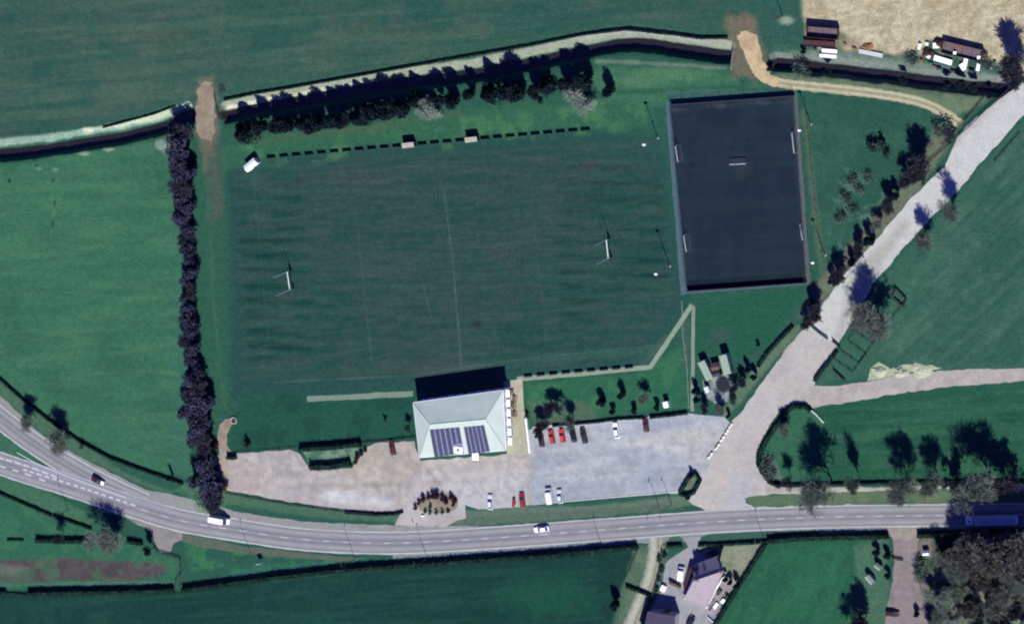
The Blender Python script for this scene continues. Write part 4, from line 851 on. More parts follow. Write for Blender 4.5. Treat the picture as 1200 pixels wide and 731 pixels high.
# dugouts
def dugout(px, py, lab):
    h = 2.3; p = at(px, py, h*.9); a0 = at(px, py); a1 = at(px+15, py-1.6); ang = math.atan2(a1.y-a0.y, a1.x-a0.x)
    t = thing('dugout', lab, 'dugout', (p.x, p.y, 0), ang, 'team dugouts'); w = 4.2
    r = MB().slab([Vector((-w/2, -.9, h-.15)), Vector((w/2, -.9, h-.15)), Vector((w/2, .75, h+.1)), Vector((-w/2, .75, h+.1))], .06); r.build('roof', mat('dugout_roof', C(176, 172, 166)), t)
    MB().box(-w/2, w/2, .7, .76, .02, h).build('back_panel', M_DARK, t)
    for s in (-1, 1): MB().box(s*w/2-.03, s*w/2+.03, -.8, .7, .02, h-.12).build('side_panel', M_DARK, t)
    MB().box(-w/2+.2, w/2-.2, .2, .6, .42, .48).build('bench', M_WOOD, t)
dugout(478, 170, 'left dugout with pale roof in the row of boards north of the pitch')
dugout(552, 163.5, 'right dugout with pale roof in the row of boards north of the pitch')
# perimeter boards
M_BOARD = mat('board_backing', (.02, .03, .03), rough=.7, var=.2)
def board_row(pts, length_px, n_, labf, group, skip=(), h=.95):
    (x0, y0), (x1, y1) = pts; L_ = math.hypot(x1-x0, y1-y0); k = 0
    src = None
    for i in range(n_):
        t_ = (i+.5)/n_; x = x0+(x1-x0)*t_; y = y0+(y1-y0)*t_
        if any(abs(x-s) < 10 for s in skip): continue
        p = at(x, y, 0); q_ = at(x+(x1-x0)/L_*length_px, y+(y1-y0)/L_*length_px, 0); w = (q_-p).length; ang = math.atan2(q_.y-p.y, q_.x-p.x)
        if src is None:
            t = thing('perimeter_board', '', 'board', (p.x, p.y, 0), ang, group); src = t
            MB().box(-w/2, w/2, -.04, .04, .12, h).build('panel', M_BOARD, t)
            for s in (-1, 1): MB().box(s*w*.38-.04, s*w*.38+.04, .04, .5, 0, .08).add([(s*w*.38-.03, .04, .05), (s*w*.38+.03, .04, .05), (s*w*.38+.03, .45, .05), (s*w*.38+.03, .04, h*.8)], [(0, 1, 2), (0, 1, 3), (1, 2, 3), (2, 0, 3)]).build('foot', M_DARK, t)
            index_kids()
        else:
            t = copy_tree(src); t.location = (p.x, p.y, 0); t.rotation_euler = (0, 0, ang)
        t['label'] = labf(k); k += 1
NORTH_B = board_row([(311, 185.5), (694, 152)], 10.0, 26, lambda k: f'{ORD[k]} dark board from the west end of the row north of the rugby pitch', 'dark boards north of the rugby pitch', skip=(478, 552), h=1.15)
board_row([(612, 441.5), (745, 430)], 9.4, 9, lambda k: f'{ORD[k]} dark board from the clubhouse along the footpath south of the rugby pitch', 'dark boards along the footpath', h=1.15)

# rugby posts
def rugby(b1, b2, lab):
    p1, p2 = at(*b1), at(*b2); t = thing('rugby_posts', lab, 'goal posts', ((p1.x+p2.x)/2, (p1.y+p2.y)/2, 0), 0, 'rugby posts')
    o = t.location
    for p in (p1, p2):
        x, y = p.x-o.x, p.y-o.y
        MB().tube((x, y, 0), (x, y, 12.6), .09, .05, n=8).build('upright', M_WPAINT, t)
        MB().tube((x, y, .05), (x, y, 2.0), .30, n=10).build('post_pad', mat('black_pad', (.012, .02, .018)), t)
    MB().tube((p1.x-o.x, p1.y-o.y, 3.0), (p2.x-o.x, p2.y-o.y, 3.0), .13, n=6).build('crossbar', M_WPAINT, t)
rugby((341.2, 316.4), (344.3, 337.2), 'white rugby posts with black pads at the west end of the pitch')
rugby((714.6, 279), (716.8, 300.5), 'white rugby posts with black pads at the east end of the pitch')
# floodlights
def mast(px, py, h, lab, n=3, ang=0):
    p = at(px, py); t = thing('floodlight', lab, 'floodlight', (p.x, p.y, 0), ang, 'floodlights of the pitches')
    MB().tube((0, 0, 0), (0, 0, h), .17, .09, n=8).build('mast', mat('mast_steel', (.16, .2, .19), rough=.5), t)
    MB().box(-.3, .3, -.3, .3, 0, .12).build('base_plate', M_CONC, t)
    MB().tube((-.8, 0, h), (.8, 0, h), .08, n=6).build('crossarm', M_GALV, t)
    for s in (0,):
        l = MB().box(s-.38, s+.38, -.45, .3, h-.12, h+.25, ty=.08).build('lamp_housing', M_WPAINT, t); MB().box(s-.3, s+.3, -.38, .22, h-.16, h-.121).build('lamp_glass', M_GLASS, l)
mast(771, 162, 12, 'tall floodlight mast at the north-west side of the artificial pitch')
mast(785, 312, 12.2, 'tall floodlight mast at the south-west side of the artificial pitch')
mast(950.5, 146, 11, 'tall floodlight mast at the north-east side of the artificial pitch')
mast(967, 299, 12, 'tall floodlight mast at the south-east side of the artificial pitch')
# street lamps and poles
def lamp(px, py, h, lab, side=1, name='street_lamp'):
    p = at(px, py); t = thing(name, lab, 'street lamp', (p.x, p.y, 0), 0, 'lamp posts along the main road')
    MB().tube((0, 0, 0), (0, 0, h), .11, .06, n=8).build('post', M_DARK, t)
    a = MB().tube((0, 0, h-.05), (0, 1.3*side, h+.25), .05, n=6).build('arm', M_DARK, t)
    MB().box(-.14, .14, 1.2*side if side > 0 else -1.85, 1.85 if side > 0 else -1.2, h+.18, h+.34).build('lamp_head', M_DARK, t)
lamp(80, 597, 10.5, 'street lamp on the verge above the dark hedge in the south-west')
lamp(294, 648, 10.5, 'street lamp on the south verge just left of the round road sign')
lamp(416, 654, 10.5, 'street lamp on the south verge below the puddles of the car park')
lamp(501, 654, 10.5, 'street lamp on the south verge opposite the car park entrance and shrub bed')
lamp(707, 643, 9.5, 'street lamp on the south verge left of the farm track')
lamp(895, 630, 8, 'street lamp on the south verge right of the house drive')
lamp(772, 592, 10, 'left one of two thin poles between car park and main road', -1)
lamp(787, 591, 10, 'right one of two thin poles between car park and main road', -1)
def pole(px, py, h, lab, arms=1):
    p = at(px, py); t = thing('utility_pole', lab, 'utility pole', (p.x, p.y, 0), .3)
    MB().tube((0, 0, 0), (0, 0, h), .15, .1, n=8).build('post', M_WOOD, t)
    for k in range(arms): MB().box(-.9, .9, -.06, .06, h-.5-k*.7, h-.38-k*.7).build('crossarm', M_WOOD, t)
pole(917, 19, 8.5, 'dark utility pole on pale ground beside the tan rubble field')
# road sign
p = at(307, 658); t = thing('road_sign', 'tall narrow road sign on the south verge below the curving road', 'road sign', (p.x, p.y, 0), .25)
for s in (-.6, .6): MB().tube((s, 0, 0), (s, 0, 3.0), .05, n=6).build('post', M_GALV, t)
MB().box(-.85, .85, -.04, .04, 1.2, 3.1).build('sign_panel', M_WPAINT, t)
p = at(484, 611); t = thing('bollard', 'short dark bollard at the mouth of the car park entrance', 'bollard', (p.x, p.y, 0))
MB().tube((0, 0, 0), (0, 0, 1.1), .12, n=10).build('post', M_DARK, t); MB().tube((0, 0, 1.1), (0, 0, 1.2), .14, n=10).build('cap', M_WPAINT, t)

# small goals
def goal(c1, c2, lab, depth_px, w=None, h=2.0, m_=mat('goal_paint', (.5, .52, .55))):
    p1, p2 = at(*c1, h), at(*c2, h); o = (p1+p2)/2; ang = math.atan2(p2.y-p1.y, p2.x-p1.x); w = (p2-p1).length
    t = thing('goal', lab, 'goal', (o.x, o.y, 0), ang, 'small goals on the artificial pitch'); dd = depth_px
    for s in (-1, 1): MB().tube((s*w/2, 0, 0), (s*w/2, 0, h), .06, n=6).build('upright', m_, t)
    MB().tube((-w/2, 0, h), (w/2, 0, h), .09, n=6).build('crossbar', m_, t)
    m = MB()
    for s in (-1, 1): m.tube((s*w/2, 0, h), (s*w/2, dd, 0), .03, n=5)
    m.tube((-w/2, dd, .04), (w/2, dd, .04), .03, n=5); m.build('back_frame', mat('goal_stay', (.12, .13, .15)), t)
    m = MB(); k = -w/2
    while k < w/2: m.tube((k, 0, h), (k, dd, .03), .008, n=3); k += .3
    for j in range(1, 7): m.tube((-w/2, dd*j/7, h*(1-j/7)), (w/2, dd*j/7, h*(1-j/7)), .008, n=3)
    m.build('net', mat('net_cord', (.12, .13, .16)), t)
goal((791.4, 171), (794.2, 190), 'small white goal on the west side of the dark pitch, north half', 1.0)
goal((801.2, 276), (804, 295), 'small white goal on the west side of the dark pitch, south half', 1.0)
goal((928, 156), (930.6, 180), 'white goal on the east side of the dark pitch, north half', -1.0)
goal((937.6, 263), (940.3, 281.5), 'white goal on the east side of the dark pitch, south half', -1.0)
goal((854.7, 193), (873.6, 192), 'white goal standing alone inside the dark artificial pitch', 1.4)

# fence round the artificial pitch
c4 = [at(*p) for p in [(786.5, 122), (931.5, 111.5), (946, 330), (806, 340)]]
o = sum(c4, Vector())/4; pf = thing('pitch_fence', 'tall dark ball-stop fence with boards round the artificial pitch', 'fence', (o.x, o.y, 0))
for i in range(4):
    a, b_ = c4[i]-o, c4[(i+1) % 4]-o; Lf = (b_-a).length; u = (b_-a)/Lf; n = int(Lf/4)
    end = i in (0, 2); H = 3.0
    ang = math.atan2(u.y, u.x); Mx = Matrix.Translation(a) @ Matrix.Rotation(ang, 4, 'Z')
    if end: MB().box(0, Lf, -.04, .04, .0, 1.6, Mx).build('kickboard', mat('black_board', (.008, .01, .014)), pf)
    m = MB(); k = 0.0
    for zz in ([2.0, 2.5, 3.0] if end else [1.5, 3.0]): m.tube(Mx @ Vector((0, 0, zz)), Mx @ Vector((Lf, 0, zz)), .03, n=4)
    while k < Lf: m.tube(Mx @ Vector((k, 0, .05)), Mx @ Vector((k, 0, H)), .008, n=3); k += .35
    m.build('mesh_panel', mat('fence_wire', (.05, .055, .06), rough=.5), pf)
    for k in range(n): MB().tube(Mx @ Vector((k*Lf/n, 0, 0)), Mx @ Vector((k*Lf/n, 0, H+.1)), .05, n=6).build('post', M_DARK, pf)

# generic fences: posts and rails
def fence(name, label, path, h=1.1, gap=3.0, rails=3, m_=M_WOOD, thick=.05, cat='fence', group=None, step=None):
    P = resample(path, 3); W_ = [at2(*p) for p in P]; o = W_[0]; t = thing(name, label, cat, (o[0], o[1], 0), 0, group)
    m = MB()
    for a, b_ in zip(W_, W_[1:]):
        for r in range(rails): m.tube((a[0]-o[0], a[1]-o[1], h*(r+1)/rails-.06), (b_[0]-o[0], b_[1]-o[1], h*(r+1)/rails-.06), thick, n=4, cap=False)
    m.build('rail', m_, t); acc = 1e9
    pm = MB().box(-.07, .07, -.07, .07, 0, h+.08).build('post', m_, t); first = True
    for a, b_ in zip(W_, W_[1:]):
        acc += math.hypot(b_[0]-a[0], b_[1]-a[1])
        if acc >= gap:
            acc = 0
            q = pm if first else pm.copy()
            if not first: COL.objects.link(q); q.parent = t
            q.location = (a[0]-o[0], a[1]-o[1], 0); first = False
    return t
fence('field_fence', 'dark timber fence along the west side of the road to the north-east', [(1184, 103), (1160, 125), (1139, 146), (1103, 178), (1065, 212), (1030, 250)], 1.3, 4, 3, M_DARK, .07)
fence('field_fence', 'short dark fence running down from the stream to the road corner', [(1157, 111), (1140, 132), (1124, 150), (1104, 172)], 1.2, 4, 3, M_DARK, .07)
fence('field_fence', 'thin fence down the west side of the artificial pitch path', [(800, 352), (801, 390), (806, 430), (808, 478)], 1.0, 4, 2, M_GALV, .03)
fence('field_fence', 'thin wire fence east of the artificial pitch', [(944, 118), (950, 180), (956, 240), (965, 310)], 1.1, 4, 2, M_WOOD, .03)
fence('field_fence', 'thin dark fence between car park and south verge', [(265, 577), (300, 584), (340, 591), (400, 598.5), (440, 601)], .9, 4, 3, M_DARK, .06)
fence('field_fence', 'low dark fence between pitch surround and west end of car park', [(278, 530), (315, 527), (352, 524)], .9, 3.5, 2, M_DARK, .05)
fence('field_fence', 'low dark fence between shrubs and clubhouse west wall', [(424, 519), (455, 516), (488, 512)], .9, 3.5, 3, M_DARK, .06)
fence('field_fence', 'dark fence from main road down beside the farm track', [(749, 641), (738, 668), (730, 686)], 1.1, 3.5, 3, M_DARK, .05)
fence('field_fence', 'dark fence east of the farm track beside the house drive', [(776, 643), (773, 670), (765, 698), (755, 716)], 1.3, 3.5, 4, M_DARK, .07)
fence('field_fence', 'dark fence winding from the lay-by to the southern hedge', [(181, 640), (186, 646), (200, 650), (212, 654), (212.5, 672), (211, 688)], 1.2, 3.5, 3, M_DARK, .08)
fence('field_fence', 'dark fence branching beside the gap in the southern hedge', [(212, 672), (207, 680), (206, 690)], 1.2, 3, 3, M_DARK, .08)
fence('field_fence', 'short pale fence along the top of the triangular green', [(950, 479), (958, 486), (966, 495)], 1.0, 3, 2, M_WPAINT, .07)
fence('field_fence', 'thin fence along the east field edge near the frame top', [(1166, 190), (1180, 174), (1196, 156)], 1.1, 3.5, 3, M_DARK, .06)
fence('field_fence', 'dark railing beside the west track crossing of the stream', [(252, 110), (254, 122), (257, 134)], 1.1, 2.5, 3, M_DARK, .07)
fence('field_fence', 'white railing on the east crossing of the stream', [(860, 60), (858.5, 70), (858, 82)], 1.1, 2.5, 2, M_GALV, .04)
fence('livestock_pen', 'small dark rectangular livestock pen beside the big bare tree', [(1040, 341), (1050, 338), (1063, 351), (1060, 360), (1047, 349), (1050, 340)], 1.4, 2.5, 4, M_DARK, .08, cat='pen')
fence('livestock_pen', 'long dark railed livestock race with cross bars running down to the road gate', [(1062, 353), (1031, 394), (1000, 437), (977, 421), (985, 411), (1008, 427), (1016, 416), (994, 400), (1003, 389), (1024, 404), (1032, 393), (1012, 379), (1040, 345)], 1.2, 3, 3, mat('green_metal', (.03, .07, .05)), .05, cat='pen')
fence('field_fence', 'short dark hurdle lying south-west of the livestock pen', [(977, 433), (991, 446)], 1.2, 3, 4, M_DARK, .08)
fence('road_gate', 'dark closed gate across the west half of the side road', [(947, 378), (955, 385), (963, 391.5), (971, 397)], 1.2, 4, 5, M_DARK, .06, cat='gate')
fence('road_gate', 'dark gate leaf at the east edge of the side road', [(976, 398.5), (981, 403), (985, 407)], 1.3, 2.5, 5, M_DARK, .07, cat='gate')
fence('farm_gate', 'brown gate half closing the gravel drive in the south-east', [(1046, 653.5), (1053, 655), (1059, 656)], 1.2, 2.5, 5, M_WOOD, .07, cat='gate')
fence('white_rail', 'long white railing standing in for the sunlit east wall of the house', [(829, 711), (840, 690), (852, 669)], 1.6, 2.5, 6, M_WPAINT, .12)  # white rails added to imitate the sunlit house wall
fence('white_rail', 'curved white kerb rail at the bottom of the house yard', [(830, 722), (838, 729), (841, 740)], .8, 2.5, 3, M_WPAINT, .1)
# barrier blocks
for i, ((x0, y0), (x1, y1)) in enumerate([((829.5, 537.5), (834.5, 530)), ((838, 527), (843, 519.5)), ((844, 517.5), (848.5, 510.5)), ((849.5, 509), (853.5, 502.5)), ((854, 501.5), (857.5, 496))]):
    p0, p1 = at(x0, y0, .5), at(x1, y1, .5); o = (p0+p1)/2; w = (p1-p0).length
    t = thing('barrier_block', f'{ORD[i]} cream concrete barrier block from the hedge box along the car park edge', 'barrier', (o.x, o.y, 0), math.atan2(p1.y-p0.y, p1.x-p0.x), 'cream barrier blocks')
    MB().box(-w/2, w/2, -.32, .32, 0, .75, ty=.12).build('body', mat('cream_concrete', (.62, .6, .46), var=.1), t, bevel=.04)
    MB().box(-.3, .3, -.08, .08, .75, .82).build('lifting_eye', M_DARK, t)
# ring feeder & tyre ring
def ring(name, lab, cat, px, py, r, h, m1, m2, inner):
    p = at(px, py, h*.5); t = thing(name, lab, cat, (p.x, p.y, .02)); n = 20
    m = MB()
    for i in range(n):
        a0, a1 = i*2*math.pi/n, (i+1)*2*math.pi/n; m.tube((r*math.cos(a0), r*math.sin(a0), h), (r*math.cos(a1), r*math.sin(a1), h), .14 if inner else .06, n=5)
    m.build('rim', m1, t)
    m = MB()
    for i in range(n):
        a0 = i*2*math.pi/n; m.tube((r*math.cos(a0), r*math.sin(a0), 0), (r*math.cos(a0), r*math.sin(a0), h), .05, n=4)
    m.build('bars', m1, t)
    if inner: m = MB(); m.prism([(r*.55*math.cos(i*2*math.pi/n), r*.55*math.sin(i*2*math.pi/n)) for i in range(n)], 0, h*.7); m.build('drum', m2, t)
ring('well_ring', 'pale stone ring with a dark centre at the top of the dirt path', 'well', 274, 492.5, 1.05, .4, M_CONC, M_DARK, True)
ring('ring_feeder', 'dark ring feeder beside the west track crossing of the stream', 'feeder', 260, 105.5, .9, 1.1, M_DARK, M_DARK, False)
ring('ring_feeder', 'large dark ring enclosure on pale ground beside the stream and tree row', 'feeder', 188, 171.5, 2.6, .9, M_DARK, M_DARK, False)

# ------------------------------------------------------------------ vehicles
def vmat_car(name, c): return mat('paint_'+name, c, rough=.3, var=.04, spec=.6)
CARC = {'maroon': (.045, .008, .014), 'red': (.42, .035, .03), 'scarlet': (.5, .04, .045), 'black': (.008, .008, .012), 'charcoal': (.02, .02, .026), 'white': (.8, .8, .8), 'silver': (.5, .54, .57), 'darkred': (.2, .02, .02), 'wine': (.08, .012, .012)}
M_TYRE = mat('tyre_rubber', (.012, .012, .012), rough=.85); M_RIM = mat('rim_alloy', (.4, .4, .42), rough=.35, metal=.6)
M_HL = mat('headlight_lens', (.6, .62, .65), rough=.2); M_TL = mat('tail_lens', (.3, .01, .01), rough=.25)
def wheels(t, xs, y, r, w=.2):
    for x in xs:
        for s in (-1, 1):
            c = MB().tube((x, s*(y-w/2), r), (x, s*(y+w/2), r), r, n=16).build('wheel', M_TYRE, t)
            MB().tube((x, s*(y+w/2-.01), r), (x, s*(y+w/2+.015), r), r*.6, n=12).build('rim', M_RIM, c)
def car(lab, rear, front, colour, kind='car', L_=4.3, Wd=1.8, H=1.48, z_at=.8, group=None):
    p0, p1 = at(*rear, z_at), at(*front, z_at); o = (p0+p1)/2; ang = math.atan2(p1.y-p0.y, p1.x-p0.x)
    sx = max(.8, min(1.2, (p1-p0).length/L_))
    nm = 'van' if kind == 'van' else 'parked_car' if group and 'parked' in group else 'car'
    t = thing(nm, lab, 'van' if kind == 'van' else 'car', (o.x, o.y, .012), ang, group, (sx, 1, 1))
    cm = vmat_car(colour, CARC[colour]); a = L_/2; w = Wd/2
    if kind == 'van':
        secs = [(-a, .35, .95*H, w*.94, w*.86), (-a+.1, .28, H, w, w*.9), (a*.35, .28, H, w, w*.88), (a*.52, .28, H*.93, w, w*.84), (a*.78, .28, H*.58, w, w*.86), (a*.95, .3, H*.48, w*.96, w*.84), (a, .36, H*.36, w*.9, w*.8)]
    else:
        secs = [(-a, .4, .78, w*.9, w*.8), (-a+.12, .26, .92, w, w*.84), (-a*.62, .22, .96, w, w*.88), (a*.2, .22, .95, w, w*.9), (a*.38, .22, .93, w, w*.9), (a*.8, .24, .8, w, w*.84), (a*.96, .3, .66, w*.94, w*.76), (a, .38, .56, w*.86, w*.7)]
    m = MB(); vs = []
    for (x, zb, zt, wb, wt) in secs: vs += [(x, -wb, zb), (x, -wb, zb+(zt-zb)*.6), (x, -wt, zt), (x, wt, zt), (x, wb, zb+(zt-zb)*.6), (x, wb, zb)]
    f = [];  n = 6
    for i in range(len(secs)-1):
        for j in range(n): f.append((i*n+j, i*n+(j+1) % n, (i+1)*n+(j+1) % n, (i+1)*n+j))
    f += [tuple(range(n)), tuple(range(len(vs)-1, len(vs)-n-1, -1))]
    m.add(vs, f); m.build('body', cm, t, bevel=.03)
    if kind != 'van':
        zc = .93; m = MB(); cx0, cx1, cx2, cx3 = -a*.86, -a*.62, a*.12, a*.44
        vs = [(cx0, -w*.84, zc), (cx3, -w*.86, zc), (cx3, w*.86, zc), (cx0, w*.84, zc), (cx1, -w*.66, H-.04), (cx2, -w*.68, H-.04), (cx2, w*.68, H-.04), (cx1, w*.66, H-.04)]
        m.add(vs, [(0, 1, 5, 4), (1, 2, 6, 5), (2, 3, 7, 6), (3, 0, 4, 7)]); m.add(vs[4:], [(0, 1, 2, 3)]); g = m.build('cabin_glass', M_GLASS, t)
        MB().box(cx1+.03, cx2-.03, -w*.64, w*.64, H-.036, H+.01, tx=.06, ty=.05).build('roof_panel', cm, t, bevel=.012)
        for s in (-1, 1):
            MB().tube((cx3, s*w*.86, zc), (cx2, s*w*.68, H-.03), .035, n=5).build('pillar', cm, t)
            MB().tube((cx0, s*w*.84, zc), (cx1, s*w*.66, H-.03), .05, n=5).build('pillar', cm, t); MB().tube((-a*.2, s*w*.86, zc), (-a*.2, s*w*.69, H-.03), .04, n=5).build('pillar', cm, t)
    else:
        m = MB(); m.add([(a*.53, -w*.8, H*.93), (a*.53, w*.8, H*.93), (a*.79, w*.82, H*.6), (a*.79, -w*.82, H*.6)], [(0, 1, 2, 3)])
        for v in range(4): x, y, z = m.v[v]; m.v[v] = (x+.03, y, z+.02)
        m.build('windscreen', M_GLASS, t, fix=False)
        for s in (-1, 1): MB().box(a*.36, a*.62, s*w*.955-.02, s*w*.955+.02, H*.6, H*.82).build('side_window', M_GLASS, t)
        m = MB()
        for k in range(6): m.box(-a+.4+k*.45, -a+.46+k*.45, -w*.8, w*.8, H+.002, H+.025)
        m.build('roof_rib', cm, t)
    for s in (-1, 1):
        MB().box(a-.1, a+.015, s*w*.66-.16, s*w*.66+.16, .5, .62).build('headlight', M_HL, t)
        MB().box(-a-.012, -a+.06, s*w*.7-.12, s*w*.7+.12, .6, .78).build('tail_light', M_TL, t)
        MB().box(a*.34, a*.42, s*(w+.08)-.07, s*(w+.08)+.07, .9, 1.0).build('wing_mirror', cm, t)
    wheels(t, (-a*.62, a*.62), w-.12, .32)
    return t
GP = 'cars parked in the car park'
car('small dark maroon parked car nearest the white wall by the clubhouse', (635, 523.5), (632.5, 508), 'maroon', group=GP, L_=4.0)
car('bright red parked car right of the small maroon one', (648, 520), (644.5, 504), 'red', group=GP)
car('scarlet parked car between the other red car and the black one', (660, 518.5), (657, 502.5), 'scarlet', group=GP)
car('black parked car just right of the two red cars', (673, 518), (669.5, 502), 'black', group=GP)
car('charcoal estate car at the right end of the row of five', (686, 519.5), (681.5, 501.5), 'charcoal', L_=4.7, group=GP)
car('white parked car alone in the middle of the north row', (723.5, 513.5), (720, 495), 'white', group=GP)
car('dark wine parked car alone at the right of the north row', (757.5, 506), (755.5, 490), 'wine', group=GP)
car('dark wine parked car standing by the west wall of the clubhouse', (461, 533), (457.5, 516), 'wine', group=GP)
car('silver parked car at the left of the south row near the shrub bed', (574.5, 597), (574, 579.5), 'silver', group=GP)
car('dark red parked car in the south row below the clubhouse', (612.5, 594), (610.5, 577.5), 'darkred', group=GP)
car('silver-white parked car right of the white van in the south row', (657, 589.5), (654.5, 573.5), 'silver', group=GP)
car('tall white parked van in the south row of the car park', (645, 590), (641.5, 572), 'white', 'van', 4.9, 1.95, 2.1, 1.2, group='vans')
cc = car('dark maroon car with a white glint painted on its front driving on the slip road', (107.5, 559.5), (122, 567), 'maroon', 'car', 4.2, 1.9, 1.7)
MB().box(.85, 1.95, -.72, .72, .80, .90, tx=.1, ty=.08).build('bonnet_glint', M_WPAINT, cc)  # white panel imitates a glint on the maroon paint
car('long white van driving on the main road below the tree row', (244.5, 607.5), (268, 612), 'white', 'van', 5.9, 2.05, 3.0, 1.9, group='vans')
car('white car driving on the main road below the car park', (643, 619), (625.5, 621), 'white', 'car', 4.4)
car('white van parked in the house drive with blue-grey tarmac', (797.5, 680), (798.5, 664), 'white', 'van', 4.6, 1.9, 2.0, 1.1, group='vans')
car('dark maroon car at the bottom of the gravel drive', (1037.5, 718), (1054, 719.5), 'maroon', 'car', 4.4)
car('black car on the bottom edge of the house yard', (806, 735), (812, 722), 'black', 'car', 4.3)
# motorcycle-like narrow dark red trailer in the south row
p = at(602, 589, .5); t = thing('small_trailer', 'narrow dark red trailer left of the dark red parked car', 'trailer', (p.x, p.y, .012), 1.5)
MB().box(-1.3, 1.3, -.45, .45, .4, .85).build('tub', vmat_car('darkred', CARC['darkred']), t, bevel=.02); MB().tube((1.3, 0, .45), (2.1, 0, .4), .05).build('drawbar', M_DARK, t); wheels(t, (0,), .55, .28, .15)
# lorry in the tree shadow
pa, pb = at(1192, 608.5, 2.2), at(1132, 610, 2.2); o = (pa+pb)/2; ang = math.atan2(pb.y-pa.y, pb.x-pa.x); LL = (pb-pa).length
t = thing('lorry', 'articulated lorry with white cab and grey-blue trailer in the shade of the wood', 'lorry', (o.x, o.y, .02), ang)
MB().box(LL/2-2.4, LL/2, -1.2, 1.2, .5, 3.1, tx=.12, ty=.06).build('cab', M_WPAINT, t, bevel=.06)
MB().box(LL/2-.13, LL/2+.02, -1.05, 1.05, 1.7, 2.6).build('windscreen', M_GLASS, t)
MB().box(LL/2-1.6, LL/2-1.0, -.3, .3, 3.1, 3.2).build('roof_hatch', M_DARK, t)
MB().box(-LL/2, LL/2-3.0, -1.25, 1.25, 1.1, 3.9).build('trailer', mat('trailer_sheet', (.38, .46, .56), rough=.6), t, bevel=.04)
m = MB()
for k in range(12): m.box(-LL/2+.6+k*1.0, -LL/2+.66+k*1.0, -1.2, 1.2, 3.902, 3.94)
m.build('roof_bow', mat('trailer_rib', (.3, .38, .5)), t)
MB().box(-LL/2+.3, LL/2-.5, -.5, .5, .75, 1.05).build('chassis', M_DARK, t)
wheels(t, (-LL/2+1.2, -LL/2+2.5, -LL/2+3.8, LL/2-4.2, LL/2-1.3), 1.1, .5, .3)

# ------------------------------------------------------------------ rubble yard things
M_RUST = mat('maroon_steel', (.05, .018, .022), rough=.8, var=.3, scale=1.5)
M_GREYP = mat('grey_purple_sheet', C(116, 100, 112), rough=.8, var=.2)
def open_trailer(lab, c0, c1, wpx, h, name='open_trailer', floor=M_GREYP, sides=1.0, m_=M_RUST):
    p0, p1 = at(*c0, h), at(*c1, h); o = (p0+p1)/2; ang = math.atan2(p1.y-p0.y, p1.x-p0.x); w = (p1-p0).length; d = wpx/PXM*1.06
    t = thing(name, lab, 'trailer', (o.x, o.y, 0), ang)
    MB().box(-w/2, w/2, -d/2, d/2, .7, .85).build('bed', floor, t)
    for (x0, x1, y0, y1) in ((-w/2, w/2, d/2, d/2+.12), (-w/2, w/2, -d/2-.12, -d/2), (-w/2-.12, -w/2, -d/2-.12, d/2+.12), (w/2, w/2+.12, -d/2-.12, d/2+.12)):
        MB().box(x0, x1, y0, y1, .7, .85+sides).build('side_board', m_, t)
    m = MB()
    for k in range(5): m.box(-w/2+.4+k*(w-.8)/4-.05, -w/2+.4+k*(w-.8)/4+.05, -d/2+.05, d/2-.05, .852, .93)
    m.build('slat', m_, t); wheels(t, (-w/2+1.2, w/2-1.2), d/2-.2, .4, .25)
    return t
open_trailer('open dark maroon trailer with grey floor at the edge of the rubble ground', (946, 37), (982, 40), 11, 1.6, sides=1.5)
open_trailer('low brown flatbed trailer just below the open maroon trailer', (942, 50.5), (978, 53), 6, 1.0, sides=.3, floor=M_RUST)
open_trailer('long maroon trailer loaded with purple-grey sheet among the scrap', (1104, 55), (1150, 66), 12, 1.8, sides=1.0)
def stack(lab, name, cat, px, py, w, d, h, dirpx, m_, n=3, group=None):
    p = at(px, py, h); a0, a1 = at(px, py), at(px+dirpx[0], py+dirpx[1]); t = thing(name, lab, cat, (p.x, p.y, 0), math.atan2(a1.y-a0.y, a1.x-a0.x), group)
    for k in range(n):
        z0 = .06+k*h/n; e = random.uniform(-.12, .12)
        MB().box(-w/2+e, w/2+e, -d/2-e*.5, d/2-e*.5, z0, z0+h/n-.04).build('sheet', m_, t)
    MB().box(-w*.4, w*.4, -d*.4, d*.4, 0, .06).build('bearer', M_WOOD, t)
stack('upper stack of white boards beside the brown flatbed trailer', 'board_stack', 'boards', 971.5, 60, 4.6, 1.1, .7, (10, .8), M_WPAINT, group='white boards by the trailers')
stack('lower stack of white boards beside the brown flatbed trailer', 'board_stack', 'boards', 970, 66, 5.2, 1.0, .6, (10, .8), M_WPAINT, group='white boards by the trailers')
stack('long white slab lying alone on the edge of the rubble ground', 'slab', 'slab', 1020, 62.5, 7.5, 1.3, .5, (10, 2), M_CONC, 1)
SCR = [(1097, 54, 1.8, 1.6, .9, (1, 0), 'white sack at the upper left of the long maroon trailer'), (1087, 66, 1.6, 1.0, .6, (8, 5), 'small white block left of the pale tarpaulin stack'), (1105, 71, 5.6, 1.6, .8, (10, 3), 'wide pale blue-white stack of sheets below the long maroon trailer'),
       (1131, 73, 1.2, 2.6, .9, (9, 2), 'narrow white upright stack crossing the long maroon trailer'), (1128, 79, 2.0, 1.4, .7, (4, 6), 'white heap at the lower end of the narrow white stack'), (1147, 69, 1.1, 1.6, 1.2, (10, 2), 'white crate at the right end of the long maroon trailer'),
       (1146, 79, 1.0, 2.2, .7, (10, 2), 'white plank bundle below the right end of the long maroon trailer'), (1119, 62.5, .9, .9, 1.5, (10, 2), 'small white box on the ground beside the long maroon trailer'), (1077, 55, .7, 1.8, .8, (9, 2), 'narrow white board near the leftmost scrap'), (1086, 52, 1.0, 1.0, .7, (9, 2), 'cream sack left of the brown heap')]
